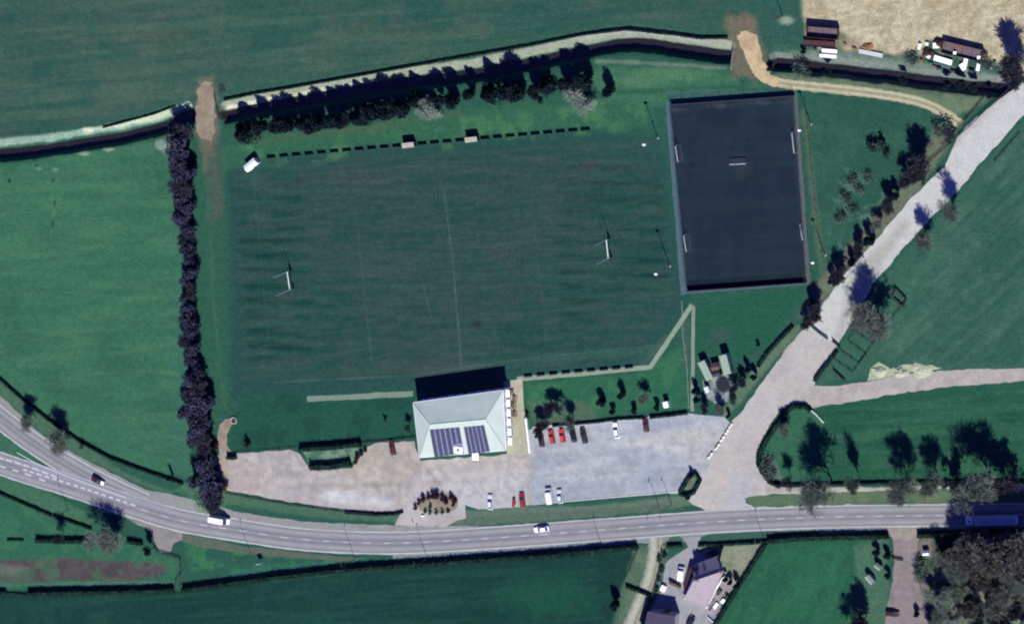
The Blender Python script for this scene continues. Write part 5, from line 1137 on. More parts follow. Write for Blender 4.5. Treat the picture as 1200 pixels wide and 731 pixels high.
for j_, (x, y, w, d, h, dr, mm) in enumerate(sorted([(1070, 62, 1.4, .5, .5, (8, 5), 'g'), (1080, 72, 1.1, .7, .7, (3, 8), 'b'), (1090, 74, 1.6, .5, .5, (8, 2), 'g'), (1094, 79, 1.0, .8, .6, (5, 5), 'b'), (1117, 84, 2.2, .7, .5, (9, 2), 'k'), (1100, 81, 1.5, .6, .6, (9, 2), 'k'), (1138, 84, 1.5, .8, .9, (8, 2), 'k'), (1157, 70, 1.0, .6, .6, (2, 8), 'b'), (1160, 80, 1.3, .5, .4, (8, 2), 'w'), (1165, 73, .8, .8, .6, (8, 2), 'g'), (1139, 56, 1.3, .5, .8, (9, 3), 'g'), (1001, 58, 1.2, .7, .6, (8, 3), 'b'), (990, 52, .9, .7, .5, (5, 5), 'b'), (955, 58, 1.2, .6, .6, (8, 1), 'k')])):
    stack(f'{ORD[j_]} small dull piece of scrap, counted from the west, beside the rubble yard trailers', 'scrap_piece', 'scrap', x, y, w, d, h, dr, {'g': mat('dull_green_paint', (.04, .07, .05)), 'b': mat('rust', (.2, .1, .05)), 'k': M_DARK, 'w': M_CONC}[mm], 2, 'dull scrap in the rubble yard')
for x, y, w, d, h, dr, lab in SCR: stack(lab, 'scrap_stack', 'scrap stack', x, y, w, d, h, dr, M_WPAINT if 'cream' not in lab else mat('cream_concrete', ()), 2, 'white scrap in the rubble yard')
def heap(lab, px, py, r, h, m_, seed, name='rubble_heap'):
    rr = random.Random(seed); p = at(px, py); t = MB(); n = 14; rings = 5; vs = [(0, 0, h)]; rad = [1+.16*math.sin(i*1.35+seed)+rr.uniform(-.08, .08) for i in range(n)]
    for j in range(1, rings+1):
        for i in range(n):
            a = i*2*math.pi/n; q_ = r*j/rings*rad[i]; vs.append((q_*math.cos(a), q_*math.sin(a)*.7, max(0, h*(1-(j/rings)**1.5)+rr.uniform(-.2, .25)*h*(j < rings)) if j < rings else -.05))
    f = [(0, 1+i, 1+(i+1) % n) for i in range(n)]
    for j in range(rings-1):
        for i in range(n): f.append((1+j*n+i, 1+(j+1)*n+i, 1+(j+1)*n+(i+1) % n, 1+j*n+(i+1) % n))
    o_ = t.add(vs, f).build(name, m_); o_.location = (p.x, p.y, 0); tag(o_, lab, 'heap')
heap('brown heap of scrap at the top left of the long maroon trailer', 1101, 50, 2.0, 1.6, M_RUST, 1, 'scrap_heap')
heap('reddish brown heap left of the pale sheet stack', 1088, 62, 2.2, 1.2, M_RUST, 2, 'scrap_heap')
heap('small dark heap right of the long maroon trailer', 1153, 62, 1.3, 1.4, M_DARK, 3, 'scrap_heap')
heap('brown heap at the north edge of the long maroon trailer', 1125, 56, 2.4, .9, mat('rust', (.2, .1, .05)), 4, 'scrap_heap')
heap('small brown mound above the long white slab', 1017, 55, 2.0, .7, mat('rust', ()), 5, 'soil_heap')
heap('white chalk heap at the left end of the spoil by the farm road', 1031, 435, 2.6, .8, mat('chalk', C(190, 196, 176), var=.3, scale=2.5), 6, 'chalk_heap')
heap('low long chalk heap at the right end of the spoil by the farm road', 1080, 434, 3.6, .5, mat('chalk', ()), 7, 'chalk_heap')
heap('small chalk heap between the two larger ones by the farm road', 1055, 436, 2.6, .9, mat('chalk', ()), 8, 'chalk_heap')
# house yard things
YD = [(842, 694, 2.0, .8, 1.0, (6, -8), 'dark narrow bench-like stack beside the long white railing', M_DARK), (847, 704, 1.6, .9, .8, (6, -8), 'white crate in the yard by the diagonal hedge', M_WPAINT), (838, 710, 2.4, 1.0, .7, (6, -8), 'white board pile at the foot of the yard', M_WPAINT), (834, 715, 2.2, .8, .8, (6, -8), 'pinkish pallet pile at the bottom of the yard', M_PROOF),
      (851, 699, 1.0, .8, 1.1, (6, -8), 'small dark crate by the diagonal hedge', M_DARK), (777, 689, 2.0, 1.5, 1.0, (3, -8), 'pale cream box at the edge of the farm fence left of the house', M_WPAINT), (832, 706, 2.6, .5, 1.0, (6, -8), 'dark plank stack close to the long white railing', M_DARK), (790, 685, 4.0, .8, 1.2, (10, 5), 'dark low wall-like log pile below the white van', M_WOOD)]
for x, y, w, d, h, dr, lab, m_ in YD: stack(lab, 'yard_stack', 'yard stack', x, y, w, d, h, dr, m_, 2)
# ------------------------------------------------------------------ vegetation
def leaf_mesh(name, cen_, size, rng, m, stretch=1.0):
    n = len(cen_); a = rng.normal(size=(n, 3)); a /= np.linalg.norm(a, axis=1)[:, None]
    r = rng.normal(size=(n, 3)); b = np.cross(a, r); b /= np.linalg.norm(b, axis=1)[:, None]+1e-9
    s = (size*rng.uniform(.55, 1.25, n))[:, None]; a *= s*stretch; b *= s
    v = np.stack([cen_-a-b*.4, cen_+a*.2-b, cen_+a+b*.4, cen_-a*.3+b], 1).reshape(-1, 3)
    return quad_mesh(name, v, m)
def quad_mesh(name, v, m):
    me = bpy.data.meshes.new(name); nf = len(v)//4
    me.vertices.add(len(v)); me.vertices.foreach_set('co', v.astype(np.float32).ravel())
    me.loops.add(nf*4); me.loops.foreach_set('vertex_index', np.arange(nf*4, dtype=np.int32))
    me.polygons.add(nf); me.polygons.foreach_set('loop_start', np.arange(0, nf*4, 4, dtype=np.int32))
    me.update(calc_edges=True); me.materials.append(m); return me
def seg_mesh(name, segs, m, n=3):
    """segments (p0, p1, r0, r1) as open prisms"""
    S = np.array([[*p0, *p1, r0, r1] for p0, p1, r0, r1 in segs]); p0, p1 = S[:, :3], S[:, 3:6]; d = p1-p0; d /= np.linalg.norm(d, axis=1)[:, None]+1e-9
    up = np.where(np.abs(d[:, 2:3]) < .9, np.array([[0, 0, 1.]]), np.array([[1., 0, 0]])); a = np.cross(d, up); a /= np.linalg.norm(a, axis=1)[:, None]; b = np.cross(d, a)
    vs = []
    for i in range(n):
        for k, (P, R_) in enumerate(((p0, S[:, 6:7]), (p1, S[:, 7:8]))):
            t = 2*math.pi*i/n; vs.append(P+(a*math.cos(t)+b*math.sin(t))*R_)
    V = np.stack(vs, 1); out = []
    for i in range(n):
        j = (i+1) % n; out.append(V[:, [2*i, 2*j, 2*j+1, 2*i+1]])
    return quad_mesh(name, np.concatenate(out, 0).reshape(-1, 3), m)
def bare_tree_meshes(seed, H=10.0, spread=.9, depth=5, col='bark', tw=.028, kids=4, upr=.45):
    rr = random.Random(seed); big = []; small = []
    def grow(p, d, L_, r, lev):
        n = 3 if lev < 2 else 2; q = p
        for i in range(n):
            d2 = (d+Vector((rr.uniform(-1, 1), rr.uniform(-1, 1), rr.uniform(-.5, .8)))*.13*(1+lev*.3)).normalized(); e = q+d2*L_/n
            r2 = r*(1-.3*(i+1)/n); (big if lev < 2 else small).append((q, e, r*(1-.3*i/n), r2))
            if lev < depth:
                k = kids if (i == n-1) else (kids-2 if lev > 0 else (1 if i < 1 else 3))
                for c in range(k):
                    az = rr.uniform(0, 2*math.pi); tilt = rr.uniform(.35, 1.05)*spread
                    o_ = d2.orthogonal().normalized(); o_.rotate(Matrix.Rotation(az, 3, d2)); nd = (d2*math.cos(tilt)+o_*math.sin(tilt)+Vector((0, 0, upr*.35))).normalized()
                    grow(e, nd, L_*rr.uniform(.5, .78), max(r2*.6, tw), lev+1)
            q = e; d = d2
    grow(Vector((0, 0, 0)), Vector((0, 0, 1)), H*.34, H*.02, 0)
    top = max(s[1].z for s in small); k = H/top
    sc_ = lambda S: [(a*k, b*k, r0, r1) for a, b, r0, r1 in S]
    return seg_mesh('trunk', sc_(big), MATS[col], 6), seg_mesh('crown', sc_(small), MATS[col], 3), len(small)
BARK = mat('bark', (.135, .165, .135), rough=.95, var=.25, scale=2)
BARK2 = mat('pale_bark', (.21, .27, .22), rough=.95, var=.2, scale=2)
BARK4 = mat('wood_bark', (.105, .105, .095), rough=.95, var=.5, scale=.25)
BARK3 = mat('dark_bark', (.036, .038, .055), rough=.95, var=.3, scale=2)
EVG = mat('dark_evergreen', (.004, .008, .014), rough=.95, var=.4, scale=.8, spec=.05, col2=(.010, .018, .022))
IVY = mat('ivy_purple_grey', (.006, .007, .018), rough=.95, var=.5, scale=.35, spec=.05, col2=(.04, .042, .07))
HEDG = mat('hedge_leaf', (.004, .012, .010), rough=.95, var=.4, scale=.7, spec=.05, col2=(.010, .026, .02))
SHR = mat('shrub_green', (.02, .06, .045), rough=.9, var=.4, scale=.8, col2=(.04, .08, .06))
MARO = mat('maroon_foliage', (.03, .008, .012), rough=.9, var=.4, scale=1, col2=(.07, .02, .02))
SCRB = mat('bramble', (.03, .06, .05), rough=.95, var=.4, scale=.8, col2=(.07, .10, .08))
def crown_pts(rng, n, rx, ry, rz, cz, shell=.5, lobes=9, shape='ell'):
    if shape == 'cone':
        t = rng.random(n)**.75; h = t; a = rng.random(n)*2*math.pi; R_ = (1-h)**.8*(.5+.5*rng.random(n)**.5)
        lob = 1+.25*np.sin(a*3+h*9)+.12*np.sin(a*7+h*23)
        return np.stack([R_*rx*np.cos(a)*lob, R_*ry*np.sin(a)*lob, cz-rz+2*rz*h], 1)
    c = rng.normal(size=(lobes, 3)); c /= np.linalg.norm(c, axis=1)[:, None]; c *= rng.uniform(.35, .75, lobes)[:, None]
    k = rng.integers(0, lobes, n); p = rng.normal(size=(n, 3)); p /= np.linalg.norm(p, axis=1)[:, None]; p *= (rng.uniform(0, 1, n)**.45*.48)[:, None]
    q = c[k]+p; return q*np.array([rx, ry, rz])+np.array([0, 0, cz])
def leafy_meshes(seed, H, R_, m, n=1500, size=.2, shape='ell', trunk=True, low=.25):
    rng = np.random.default_rng(seed); cz = H*(1+low)/2; rz = H*(1-low)/2
    cr = leaf_mesh('crown', crown_pts(rng, n, R_, R_, rz*(1.15 if shape == 'ell' else 1), cz, shape=shape, lobes=14), size, rng, m)
    segs = [(Vector((0, 0, 0)), Vector((0, 0, H*.7)), H*.022+.03, H*.01+.01)]
    rr = random.Random(seed)
    for i in range(7):
        a = rr.uniform(0, 6.28); z = H*rr.uniform(.25, .6); segs.append((Vector((0, 0, z)), Vector((math.cos(a)*R_*.6, math.sin(a)*R_*.6, z+H*.2)), H*.01+.01, .015))
    return seg_mesh('trunk', segs, BARK3, 6), cr, n
PROTO = {}
BRI = mat('bright_shrub', (.07, .2, .1), rough=.9, var=.4, scale=.8, col2=(.12, .26, .14))
def proto(key, fn): PROTO[key] = fn
for s in range(4): PROTO['bare%d' % s] = bare_tree_meshes(40+s, 10, .95, 5, 'bark', .016)
for s in range(2): PROTO['sparse%d' % s] = bare_tree_meshes(60+s, 10, .75, 4, 'dark_bark', .035)
for s in range(2): PROTO['pale%d' % s] = bare_tree_meshes(70+s, 10, 1.05, 5, 'pale_bark', .028, upr=.2)
for s in range(3): PROTO['dense%d' % s] = bare_tree_meshes(80+s, 10, .8, 5, 'dark_bark', .04)
for s in range(4): PROTO['ivy%d' % s] = leafy_meshes(90+s, 10, 3.4, IVY, 2600, .30, low=.08)
for s in range(3): PROTO['ever%d' % s] = leafy_meshes(100+s, 10, 2.7, EVG, 2600, .28, low=.05)
for s in range(2): PROTO['cone%d' % s] = leafy_meshes(110+s, 10, 3.4, EVG, 2400, .28, 'cone', low=.03)
for s in range(3): PROTO['shrub%d' % s] = leafy_meshes(120+s, 2, 1.2, SHR, 500, .14, low=.0)
for s in range(2): PROTO['wood%d' % s] = bare_tree_meshes(160+s, 10, 1.0, 5, 'wood_bark', .032)
for s in range(2): PROTO['bright%d' % s] = leafy_meshes(150+s, 2, 1.6, BRI, 300, .12, low=.0)
for s in range(2): PROTO['maroon%d' % s] = leafy_meshes(130+s, 2, 1.2, MARO, 420, .14, low=.0)
for s in range(2): PROTO['scrub%d' % s] = leafy_meshes(140+s, 2, 1.8, SCRB, 380, .13, low=.0)
NAT = {'wood': 10, 'bright': 2, 'bare': 10, 'sparse': 10, 'pale': 10, 'dense': 10, 'ivy': 10, 'ever': 10, 'cone': 10, 'shrub': 2, 'maroon': 2, 'scrub': 2}
def plant(kind, px, py, h, lab, name, cat, group=None, wid=1.0, v=None):
    fam = kind; nv = sum(1 for k in PROTO if k.startswith(fam)); k = fam+str(random.randrange(nv) if v is None else v % nv)
    tm, cm, _ = PROTO[k]; s = h/NAT[fam]; p = at(px, py)
    t = thing(name, lab, cat, (p.x, p.y, 0), random.uniform(0, 6.28), group, (s*wid, s*wid*random.uniform(.9, 1.1), s))
    link('trunk', tm, None, t); link('crown', cm, None, t); return t
# row of evergreens along the stream (x, y of the foot, height, width)
ROW = [(290, 158, 8, .95), (311, 151, 7.5, .9), (327, 150, 7, .8), (341, 149, 8, .9), (357, 147, 7, .8), (375, 147, 9, .95), (392, 144, 7.5, .8), (407, 142, 8, .85), (425, 138, 9.5, .9), (440, 133, 7.5, .9), (456, 131, 9, .95), (472, 129, 8.5, .95), (488, 120, 7.5, .8), (515, 118, 7, .8), (532, 119, 8.5, .75), (553, 113, 6, .8), (579, 111, 10, .85), (594, 107, 7, .6), (608, 110, 10, .85), (631, 109, 6.5, .95), (642, 104, 6.5, 1.0), (666, 100, 7, .8), (686, 98, 7.5, 1.1), (715, 110, 6.5, .72)]
for i, (x, y, h, w) in enumerate(ROW):
    plant('ever' if i % 4 else 'cone', x+2, y-4, h*1.15, f'{ORD[i]} dark evergreen from the west end of the row along the stream', 'evergreen_tree', 'tree', 'dark evergreens along the stream', w*random.uniform(1.15, 1.45), v=i)
plant('shrub', 634, 120, 2.0, 'small dark shrub at the foot of the round evergreen near the row end', 'shrub', 'shrub', None, .8)
plant('shrub', 661, 106, 2.6, 'small dark shrub beside the pale leafless tree near the row end', 'shrub', 'shrub', None, .8)
plant('pale', 509, 127, 8, 'round pale leafless tree in front of the middle of the evergreen row', 'bare_tree', 'tree', None, 1.25, 0)
plant('pale', 684, 114, 7, 'round pale leafless tree near the east end of the evergreen row', 'bare_tree', 'tree', None, 1.2, 1)
# dense tree row west of the pitch
rowx = [(140, 217), (150, 217), (190, 216), (230, 219), (270, 222), (300, 225), (350, 226), (400, 228), (450, 236), (500, 239), (545, 247), (572, 252)]
yy = 152.0; i = 0
while yy < 578:
    x = 1.5+np.interp(yy, [a for a, b in rowx], [b for a, b in rowx])+random.uniform(-2.5, 2.5)
    big = yy < 260 or yy > 440; h = random.uniform(7.2, 8.6) if big else random.uniform(6, 7.4)
    if 515 < yy < 530: h = 4.5
    plant('ivy' if i % 5 else 'dense', x, yy, h, f'{ORD[i]} dark tree from the stream end of the dense row west of the pitch', 'hedgerow_tree', 'tree', 'dense tree row west of the pitch', (1.0 if big else .88)*(1.15 if yy > 450 else 1)*1.34, v=i)
    yy += random.uniform(10.5, 13.5); i += 1
for j, (x, y, h) in enumerate([(226, 480, 8), (250, 468, 7), (236, 560, 7.5), (258, 575, 8), (232, 515, 6), (229, 200, 6.5)]):
    plant('ivy', x, y, h, ['dark tree bulging from the west side of the row opposite the dirt path top', 'dark tree bulging from the east side of the row above the stone ring', 'dark tree on the west side of the row near its south end', 'southernmost dark tree of the row beside the dirt path', 'low dark tree in the thin part of the row beside the dirt path', 'dark tree bulging east near the stream end of the row'][j], 'hedgerow_tree', 'tree', 'dense tree row west of the pitch', 1.12, v=j)
plant('maroon', 264, 568, 3.4, 'dark maroon shrub at the bend of the dirt path', 'shrub', 'shrub', None, .9)
plant('maroon', 254, 522, 3.4, 'dark maroon shrub between the tree row and the dirt path', 'shrub', 'shrub', None, .7)
for x, y, h, l in [(236, 588, 2.2, 'left bright green bush on the roadside below the tree row'), (246, 592, 2.6, 'middle bright green bush on the roadside below the tree row'), (256, 588, 2.2, 'right bright green bush on the roadside below the tree row')]:
    plant('bright', x, y, h, l, 'roadside_bush', 'bush', 'green roadside bushes', 1.6)
# south-west trees
plant('bare', 43, 490, 8.5, 'smaller bare tree on the thin hedge in the far west', 'bare_tree', 'tree', None, .95, 0)
plant('bare', 79, 513, 11, 'larger bare tree on the thin hedge in the far west', 'bare_tree', 'tree', None, .95, 1)
plant('bare', 139, 632, 12, 'broad dark bare tree between main road and dark hedge in the south-west', 'bare_tree', 'tree', None, 1.35, 2)
plant('sparse', 76, 629, 8.5, 'thin bare tree at the left dark hedge in the south-west', 'bare_tree', 'tree', None, .8, 0)
plant('dense', 181, 641, 8, 'slender dark tree at the lay-by in the south-west', 'bare_tree', 'tree', None, .5, 1)
plant('ever', 203, 558, 5, 'slim dark young tree left of the row foot', 'young_tree', 'tree', None, .5)
plant('shrub', 291, 520, 3.0, 'small green shrub alone on the grass west of the enclosure', 'shrub', 'shrub', None, .8)
plant('shrub', 98, 521, 2.4, 'small dark bush beside the larger bare tree in the west', 'shrub', 'shrub', None, .8)
# garden trees north of the car park
GT = 'trees in the garden above the car park'
for k, x, y, h, w, l in [('dense', 654, 478, 7, .95, 'dark bare tree at the top of the cluster beside the terrace'), ('dense', 642, 500, 8, .85, 'leftmost dark bare tree in the cluster beside the terrace'), ('bare', 673, 494, 7.5, .85, 'rightmost bare tree in the cluster beside the terrace'),
        ('ever', 707, 469, 4.6, 1.2, 'larger left evergreen in the middle of the garden above the car park'), ('ever', 731, 461, 5, .9, 'evergreen by the footpath in the middle of the garden'), ('bare', 757, 464, 6, .85, 'bare tree by the corner of the footpath in the garden')]:
    plant(k, x, y, h, l, 'evergreen_tree' if k == 'ever' else 'bare_tree', 'tree', GT, w)
for x, y, l in [(720, 481, 'left small dark shrub in the lower garden above the white car'), (745, 480, 'middle small dark shrub in the lower garden'), (772, 476, 'right small dark shrub beside the white kiosk'), (618.5, 487, 'dark clipped bush standing in for a post shadow at the top of the low white terrace wall')]:  # the bush by the terrace wall is added to imitate a post's shadow
    plant('ever' if x > 700 else 'shrub', x, y, 3.0 if x > 700 else 2.0, l, 'shrub', 'shrub', None, 1.3 if x > 700 else .7)
plant('shrub', 452, 491, 1.6, 'tiny dark shrub on the grass left of the clubhouse, upper', 'shrub', 'shrub', None, .9); plant('sparse', 481, 499, 4.5, 'small dark bare tree against the west wall of the clubhouse', 'bare_tree', 'tree', None, .9)
# hollow by the side road
HL = 'shrubs round the hollow by the side road'
for k, x, y, h, w, l in [('ever', 878, 432, 4.2, .9, 'dark evergreen at the top right of the hollow beside the containers'), ('dense', 872, 444, 4.5, 1.0, 'dark bare shrub right of the trampoline'), ('dense', 864, 452, 4.5, 1.0, 'bare shrub immediately right of the concrete pad'), ('ever', 886, 440, 4.2, .9, 'dark evergreen nearest the dark fence east of the hollow'),
        ('ever', 817, 456, 4.2, .8, 'dark evergreen left of the left pale green container'), ('ever', 820, 466, 4.6, .9, 'dark evergreen at the left rim of the hollow'), ('dense', 828, 476, 4.5, 1.0, 'bare dark shrub at the bottom left rim of the hollow'), ('bare', 846, 478, 5, 1.0, 'bare shrub at the bottom of the hollow'), ('shrub', 860, 468, 2.2, 1.2, 'green shrub at the lower right of the hollow'),
        ('ever', 889, 403, 1.8, 1.2, 'tiny dark bush on the grass above the hollow'), ('ever', 855, 486, 3, .8, 'dark bush at the north end of the cream barrier blocks')]:
    plant(k, x, y, h, l, 'shrub', 'shrub', HL, w)
# trees along the side road
ST = 'trees west of the side road'
for k, x, y, h, w, l in [('dense', 1084, 196, 11, 1.0, 'broad dark bare tree at the top of the strip west of the side road'), ('dense', 1070, 206, 8, .95, 'bare tree just below the broad one west of the side road'), ('ever', 1052, 228, 5.5, .9, 'dark evergreen on the bank west of the side road'), ('dense', 1046, 240, 7, .9, 'bare tree beside the dark evergreen west of the side road'),
        ('ever', 1022, 280, 7, .9, 'large dark evergreen halfway down the strip west of the side road'), ('dense', 1010, 290, 7, .9, 'bare tree beside the large evergreen halfway down the strip'), ('ever', 1001, 306, 5.5, .9, 'dark evergreen below the halfway trees west of the side road'), ('dense', 988, 322, 7.5, 1.0, 'bare tree east of the artificial pitch corner'), ('ever', 978, 326, 5, 1.0, 'dark evergreen beside the artificial pitch south-east corner'),
        ('dense', 960, 362, 8, 1.0, 'bare dark tree just outside the artificial pitch south-east corner'), ('dense', 950, 374, 6.5, .9, 'lowest bare tree west of the side road gate'), ('ever', 953, 352, 4.5, .9, 'dark evergreen touching the artificial pitch fence corner'), ('bare', 1034, 262, 6, .9, 'thin bare tree on the pale bank west of the side road')]:
    plant(k, x, y, h, l, 'evergreen_tree' if k == 'ever' else 'bare_tree', 'tree', ST, w)
for j, (x, y, h, w) in enumerate([(1024, 172, 3.5, 1.0), (1034, 168, 3.2, .9), (1040, 180, 3.0, .8), (1000, 212, 2.2, 1.2), (992, 232, 2.4, 1.2), (1008, 222, 2, 1.3), (986, 256, 2.4, 1.2), (1018, 208, 2, 1.3), (1000, 246, 2, 1.3)]):
    plant('scrub' if j > 2 else 'shrub', x, y, h, f'{ORD[j]} low scrubby bush counted from the north in the rough grass east of the pitch', 'scrub_bush', 'bush', 'scrub in the rough grass', w)
plant('bare', 1119, 246, 11.5, 'upper bare tree on the grass east of the side road', 'bare_tree', 'tree', None, .85, 2)
plant('bare', 1087, 280, 10.5, 'middle bare tree on the grass east of the side road', 'bare_tree', 'tree', None, .75, 3)
plant('bare', 1030, 369, 15.5, 'largest bare tree whose shadow crosses the side road above the gate', 'bare_tree', 'tree', None, 1.0, 1)
plant('bare', 1010, 372, 10, 'smaller bare tree left of the largest one above the gate', 'bare_tree', 'tree', None, .9, 0)
plant('dense', 1197, 82, 13, 'dark bare tree at the east edge of the rubble ground', 'bare_tree', 'tree', None, 1.0, 2)
# streamside bushes NE
for x, y, h, k, l in [(972, 84, 3.4, 'ever', 'dark bush hanging over the stream below the brown flatbed trailer'), (1060, 93, 3.4, 'ever', 'dark bush on the stream bank below the long white slab'), (1112, 98, 4.2, 'ever', 'left dark bush on the stream bank below the scrap'), (1128, 99, 4.5, 'ever', 'middle dark bush on the stream bank below the scrap'), (1143, 101, 4.2, 'ever', 'right dark bush on the stream bank below the scrap'),
        (943, 60, 2.2, 'ever', 'small dark bush at the left end of the brown flatbed trailer'), (940, 82, 2.6, 'scrub', 'scrubby bush on the stream bank near the east crossing'), (904, 80, 2.6, 'ever', 'dark bush at the head of the stream beside the curved tan track'), (1068, 70, 2.2, 'scrub', 'scrubby bush left of the scrap'), (1156, 76, 2.2, 'scrub', 'scrubby bush right of the scrap'), (1106, 150, 3.2, 'scrub', 'scrubby bush where the farm track meets the road'), (1113, 158, 3.4, 'dense', 'dark bare bush where the farm track meets the road'), (1160, 113, 2, 'ever', 'tiny dark bush at the top of the short fence by the stream')]:
    plant(k, x, y, h, l, 'streamside_bush', 'bush', 'bushes in the north-east corner', 1.4)
# trees south-east along the hedge
EH = 'bare trees on the hedge above the main road'
for k, x, y, h, w, v, l in [('bare', 976, 567, 19.5, .82, 0, 'tall bare tree at the left end of the roadside hedge'), ('bare', 1008, 562, 15, .5, 2, 'narrow bare tree right of the tall leftmost one'), ('bare', 1064, 562, 17.5, .68, 3, 'bare tree in the middle of the roadside hedge'), ('bare', 1101, 561, 15, .66, 1, 'slightly shorter bare tree right of the middle one'), ('dense', 1123, 560, 9.5, .85, 1, 'small dark bare tree between the medium and the big one'),
        ('bare', 1164, 563, 20, .9, 2, 'biggest broad bare tree at the right end of the hedge'), ('dense', 1180, 562, 13, .9, 0, 'darker bare tree under the biggest one at the right end'), ('sparse', 928, 560, 8.5, .8, 1, 'small bare tree on the triangular green'), ('bare', 925, 499, 6.5, .9, 0, 'small bare tree on the kerbside hedge of the triangular green')]:
    plant(k, x, y, h, l, 'bare_tree', 'tree', EH, w, v)
plant('scrub', 899, 545, 2.6, 'purple-grey scrub inside the left corner of the triangular green', 'scrub_bush', 'bush', None, 1.4)
plant('scrub', 903, 555, 2.4, 'grey scrub at the bottom corner of the triangular green', 'scrub_bush', 'bush', None, 1.4)
# wood in the south-east corner
WD = 'trees of the south-east wood'; rr = random.Random(5); pts = []
for (x, y, h, k, w) in [(1140, 638, 16, 'wood', .9), (1154, 637, 19, 'wood', .9), (1168, 640, 20, 'wood', .95), (1186, 638, 21, 'wood', .95), (1204, 634, 21, 'wood', 1), (1140, 655, 13, 'bare', .9), (1122, 662, 12, 'bare', .95), (1108, 652, 9, 'bare', .9), (1160, 668, 15, 'wood', .8), (1182, 682, 15, 'wood', .75), (1202, 676, 16, 'bare', .9), (1130, 690, 12, 'bare', .95), (1110, 700, 10, 'pale', .9), (1104, 715, 10, 'bare', .9), (1122, 722, 10, 'pale', .85), (1145, 706, 12, 'wood', .7), (1174, 710, 12, 'bare', .8), (1198, 706, 11, 'dense', .7), (1150, 730, 10, 'wood', .7), (1176, 738, 11, 'pale', .8), (1216, 660, 20, 'bare', 1), (1098, 738, 9, 'bare', .9), (1200, 735, 9, 'bare', .8), (1225, 690, 14, 'bare', .9)]:
    j = len(pts); pts.append((x, y)); plant(k, x, y, h, f'{ORD[j]} leafless tree of the wood in the south-east corner, counted from the road inwards', 'woodland_tree', 'tree', WD, w)
for j, (x, y, h, k) in enumerate([(1148, 682, 7, 'ever'), (1140, 715, 6, 'ever'), (1166, 694, 7, 'ever'), (1158, 676, 6, 'shrub'), (1180, 668, 7, 'ever'), (1104, 642, 5, 'ever'), (1116, 640, 6, 'ever'), (1170, 722, 5, 'shrub')]):
    plant(k, x, y, h, f'{ORD[j]} dark evergreen from the west among the leafless trees of the south-east wood', 'evergreen_tree', 'tree', 'evergreens in the wood', 1.1 if k == 'ever' else 1)
plant('pale', 1100, 692, 6, 'round pale leafless bush at the edge of the gravel drive', 'bare_tree', 'tree', None, 1.1, 1)
plant('dense', 1016, 722, 12, 'dark bare tree west of the bottom of the gravel drive', 'bare_tree', 'tree', None, .8, 2); plant('bare', 1004, 728, 11, 'bare tree at the bottom edge west of the gravel drive', 'bare_tree', 'tree', None, .8, 3)
for x, y, h, l in [(1029, 646, 3.6, 'dark round evergreen left of the gravel drive entrance'), (1041, 649, 3.6, 'dark round evergreen on the edge of the gravel drive near its entrance'), (1042, 673, 3.2, 'dark round evergreen beside the middle of the gravel drive'), (1076, 717, 3.2, 'small dark evergreen on the east side of the gravel drive bottom')]:
    plant('ever', x, y, h, l, 'evergreen_bush', 'bush', 'evergreens beside the gravel drive', 1.2)
plant('scrub', 1078, 672, 3, 'brown bush east of the middle of the gravel drive', 'scrub_bush', 'bush', None, 1.2); plant('scrub', 1080, 662, 3, 'brown bush east of the gravel drive near the tiny shed', 'scrub_bush', 'bush', None, 1.2)
# house garden
for x, y, h, w, l in [(822, 663, 5.5, .9, 'left dark evergreen at the north wall of the house'), (832, 662, 5.5, .9, 'middle dark evergreen at the north wall of the house'), (844, 668, 5.0, .9, 'right dark evergreen at the north-east corner of the house'), (852, 677, 3.5, .8, 'dark evergreen at the top of the long white railing'), (866, 684, 4.5, .8, 'dark evergreen in the narrow part of the garden by the diagonal hedge'), (858, 680, 3.5, .9, 'dark evergreen left of the one by the diagonal hedge')]:
    plant('ever', x, y, h, l, 'evergreen_tree', 'tree', 'evergreens round the house', w*1.1)
plant('ever', 725, 706, 5.5, 'dark round tree on the edge of the southern field', 'evergreen_tree', 'tree', None, 1.1)
plant('scrub', 836, 648, 2, 'pale scrubby bush in the garden below the roadside hedge', 'scrub_bush', 'bush', None, 1.3)
for j, (x, y) in enumerate([(774, 655), (776, 667), (773, 678), (770, 690), (764, 701), (780, 650)]):
    plant('shrub', x, y, 1.8, f'{ORD[j]} small green bush along the dark fence by the house drive', 'shrub', 'shrub', 'bushes by the drive', 1)
# planting bed
for j, (x, y, h) in enumerate([(488, 594, 1.8), (492, 589, 1.8), (497, 584, 2.4), (503, 581.5, 2.0), (509, 580.5, 2.6), (514, 580, 2.6), (520, 583, 2.2), (524, 587, 2.2), (530, 582, 2.2), (534, 586, 2), (532, 591, 1.6)]):
    plant('maroon', x, y, h, f'{ORD[j]} maroon shrub from the left along the rim of the planting bed', 'shrub', 'shrub', 'maroon shrubs of the planting bed', .85)
for j, (x, y) in enumerate([(499, 599), (505, 600), (512, 600), (519, 599.5), (526, 598.5), (505, 593)]):
    plant('shrub', x, y, 1.3, f'{ORD[j]} low green shrub from the left along the lower rim of the planting bed', 'shrub', 'shrub', 'green shrubs of the planting bed', .85)
p = at(495, 604, .3); t = MB().box(-.6, .6, -.3, .3, 0, .6, tx=.1, ty=.1).build('boulder', M_WPAINT, bevel=.08); t.location = (p.x, p.y, .02); tag(t, 'white boulder at the lower left of the planting bed', 'boulder')
for j, (x, y, h) in enumerate([(420, 535, 2), (424, 531, 1.8), (418, 541, 1.6), (429, 527, 1.6)]):
    plant('maroon', x, y, h, f'{ORD[j]} small dark shrub counted upwards at the right end of the hedged enclosure', 'shrub', 'shrub', 'shrubs by the enclosure', .9)

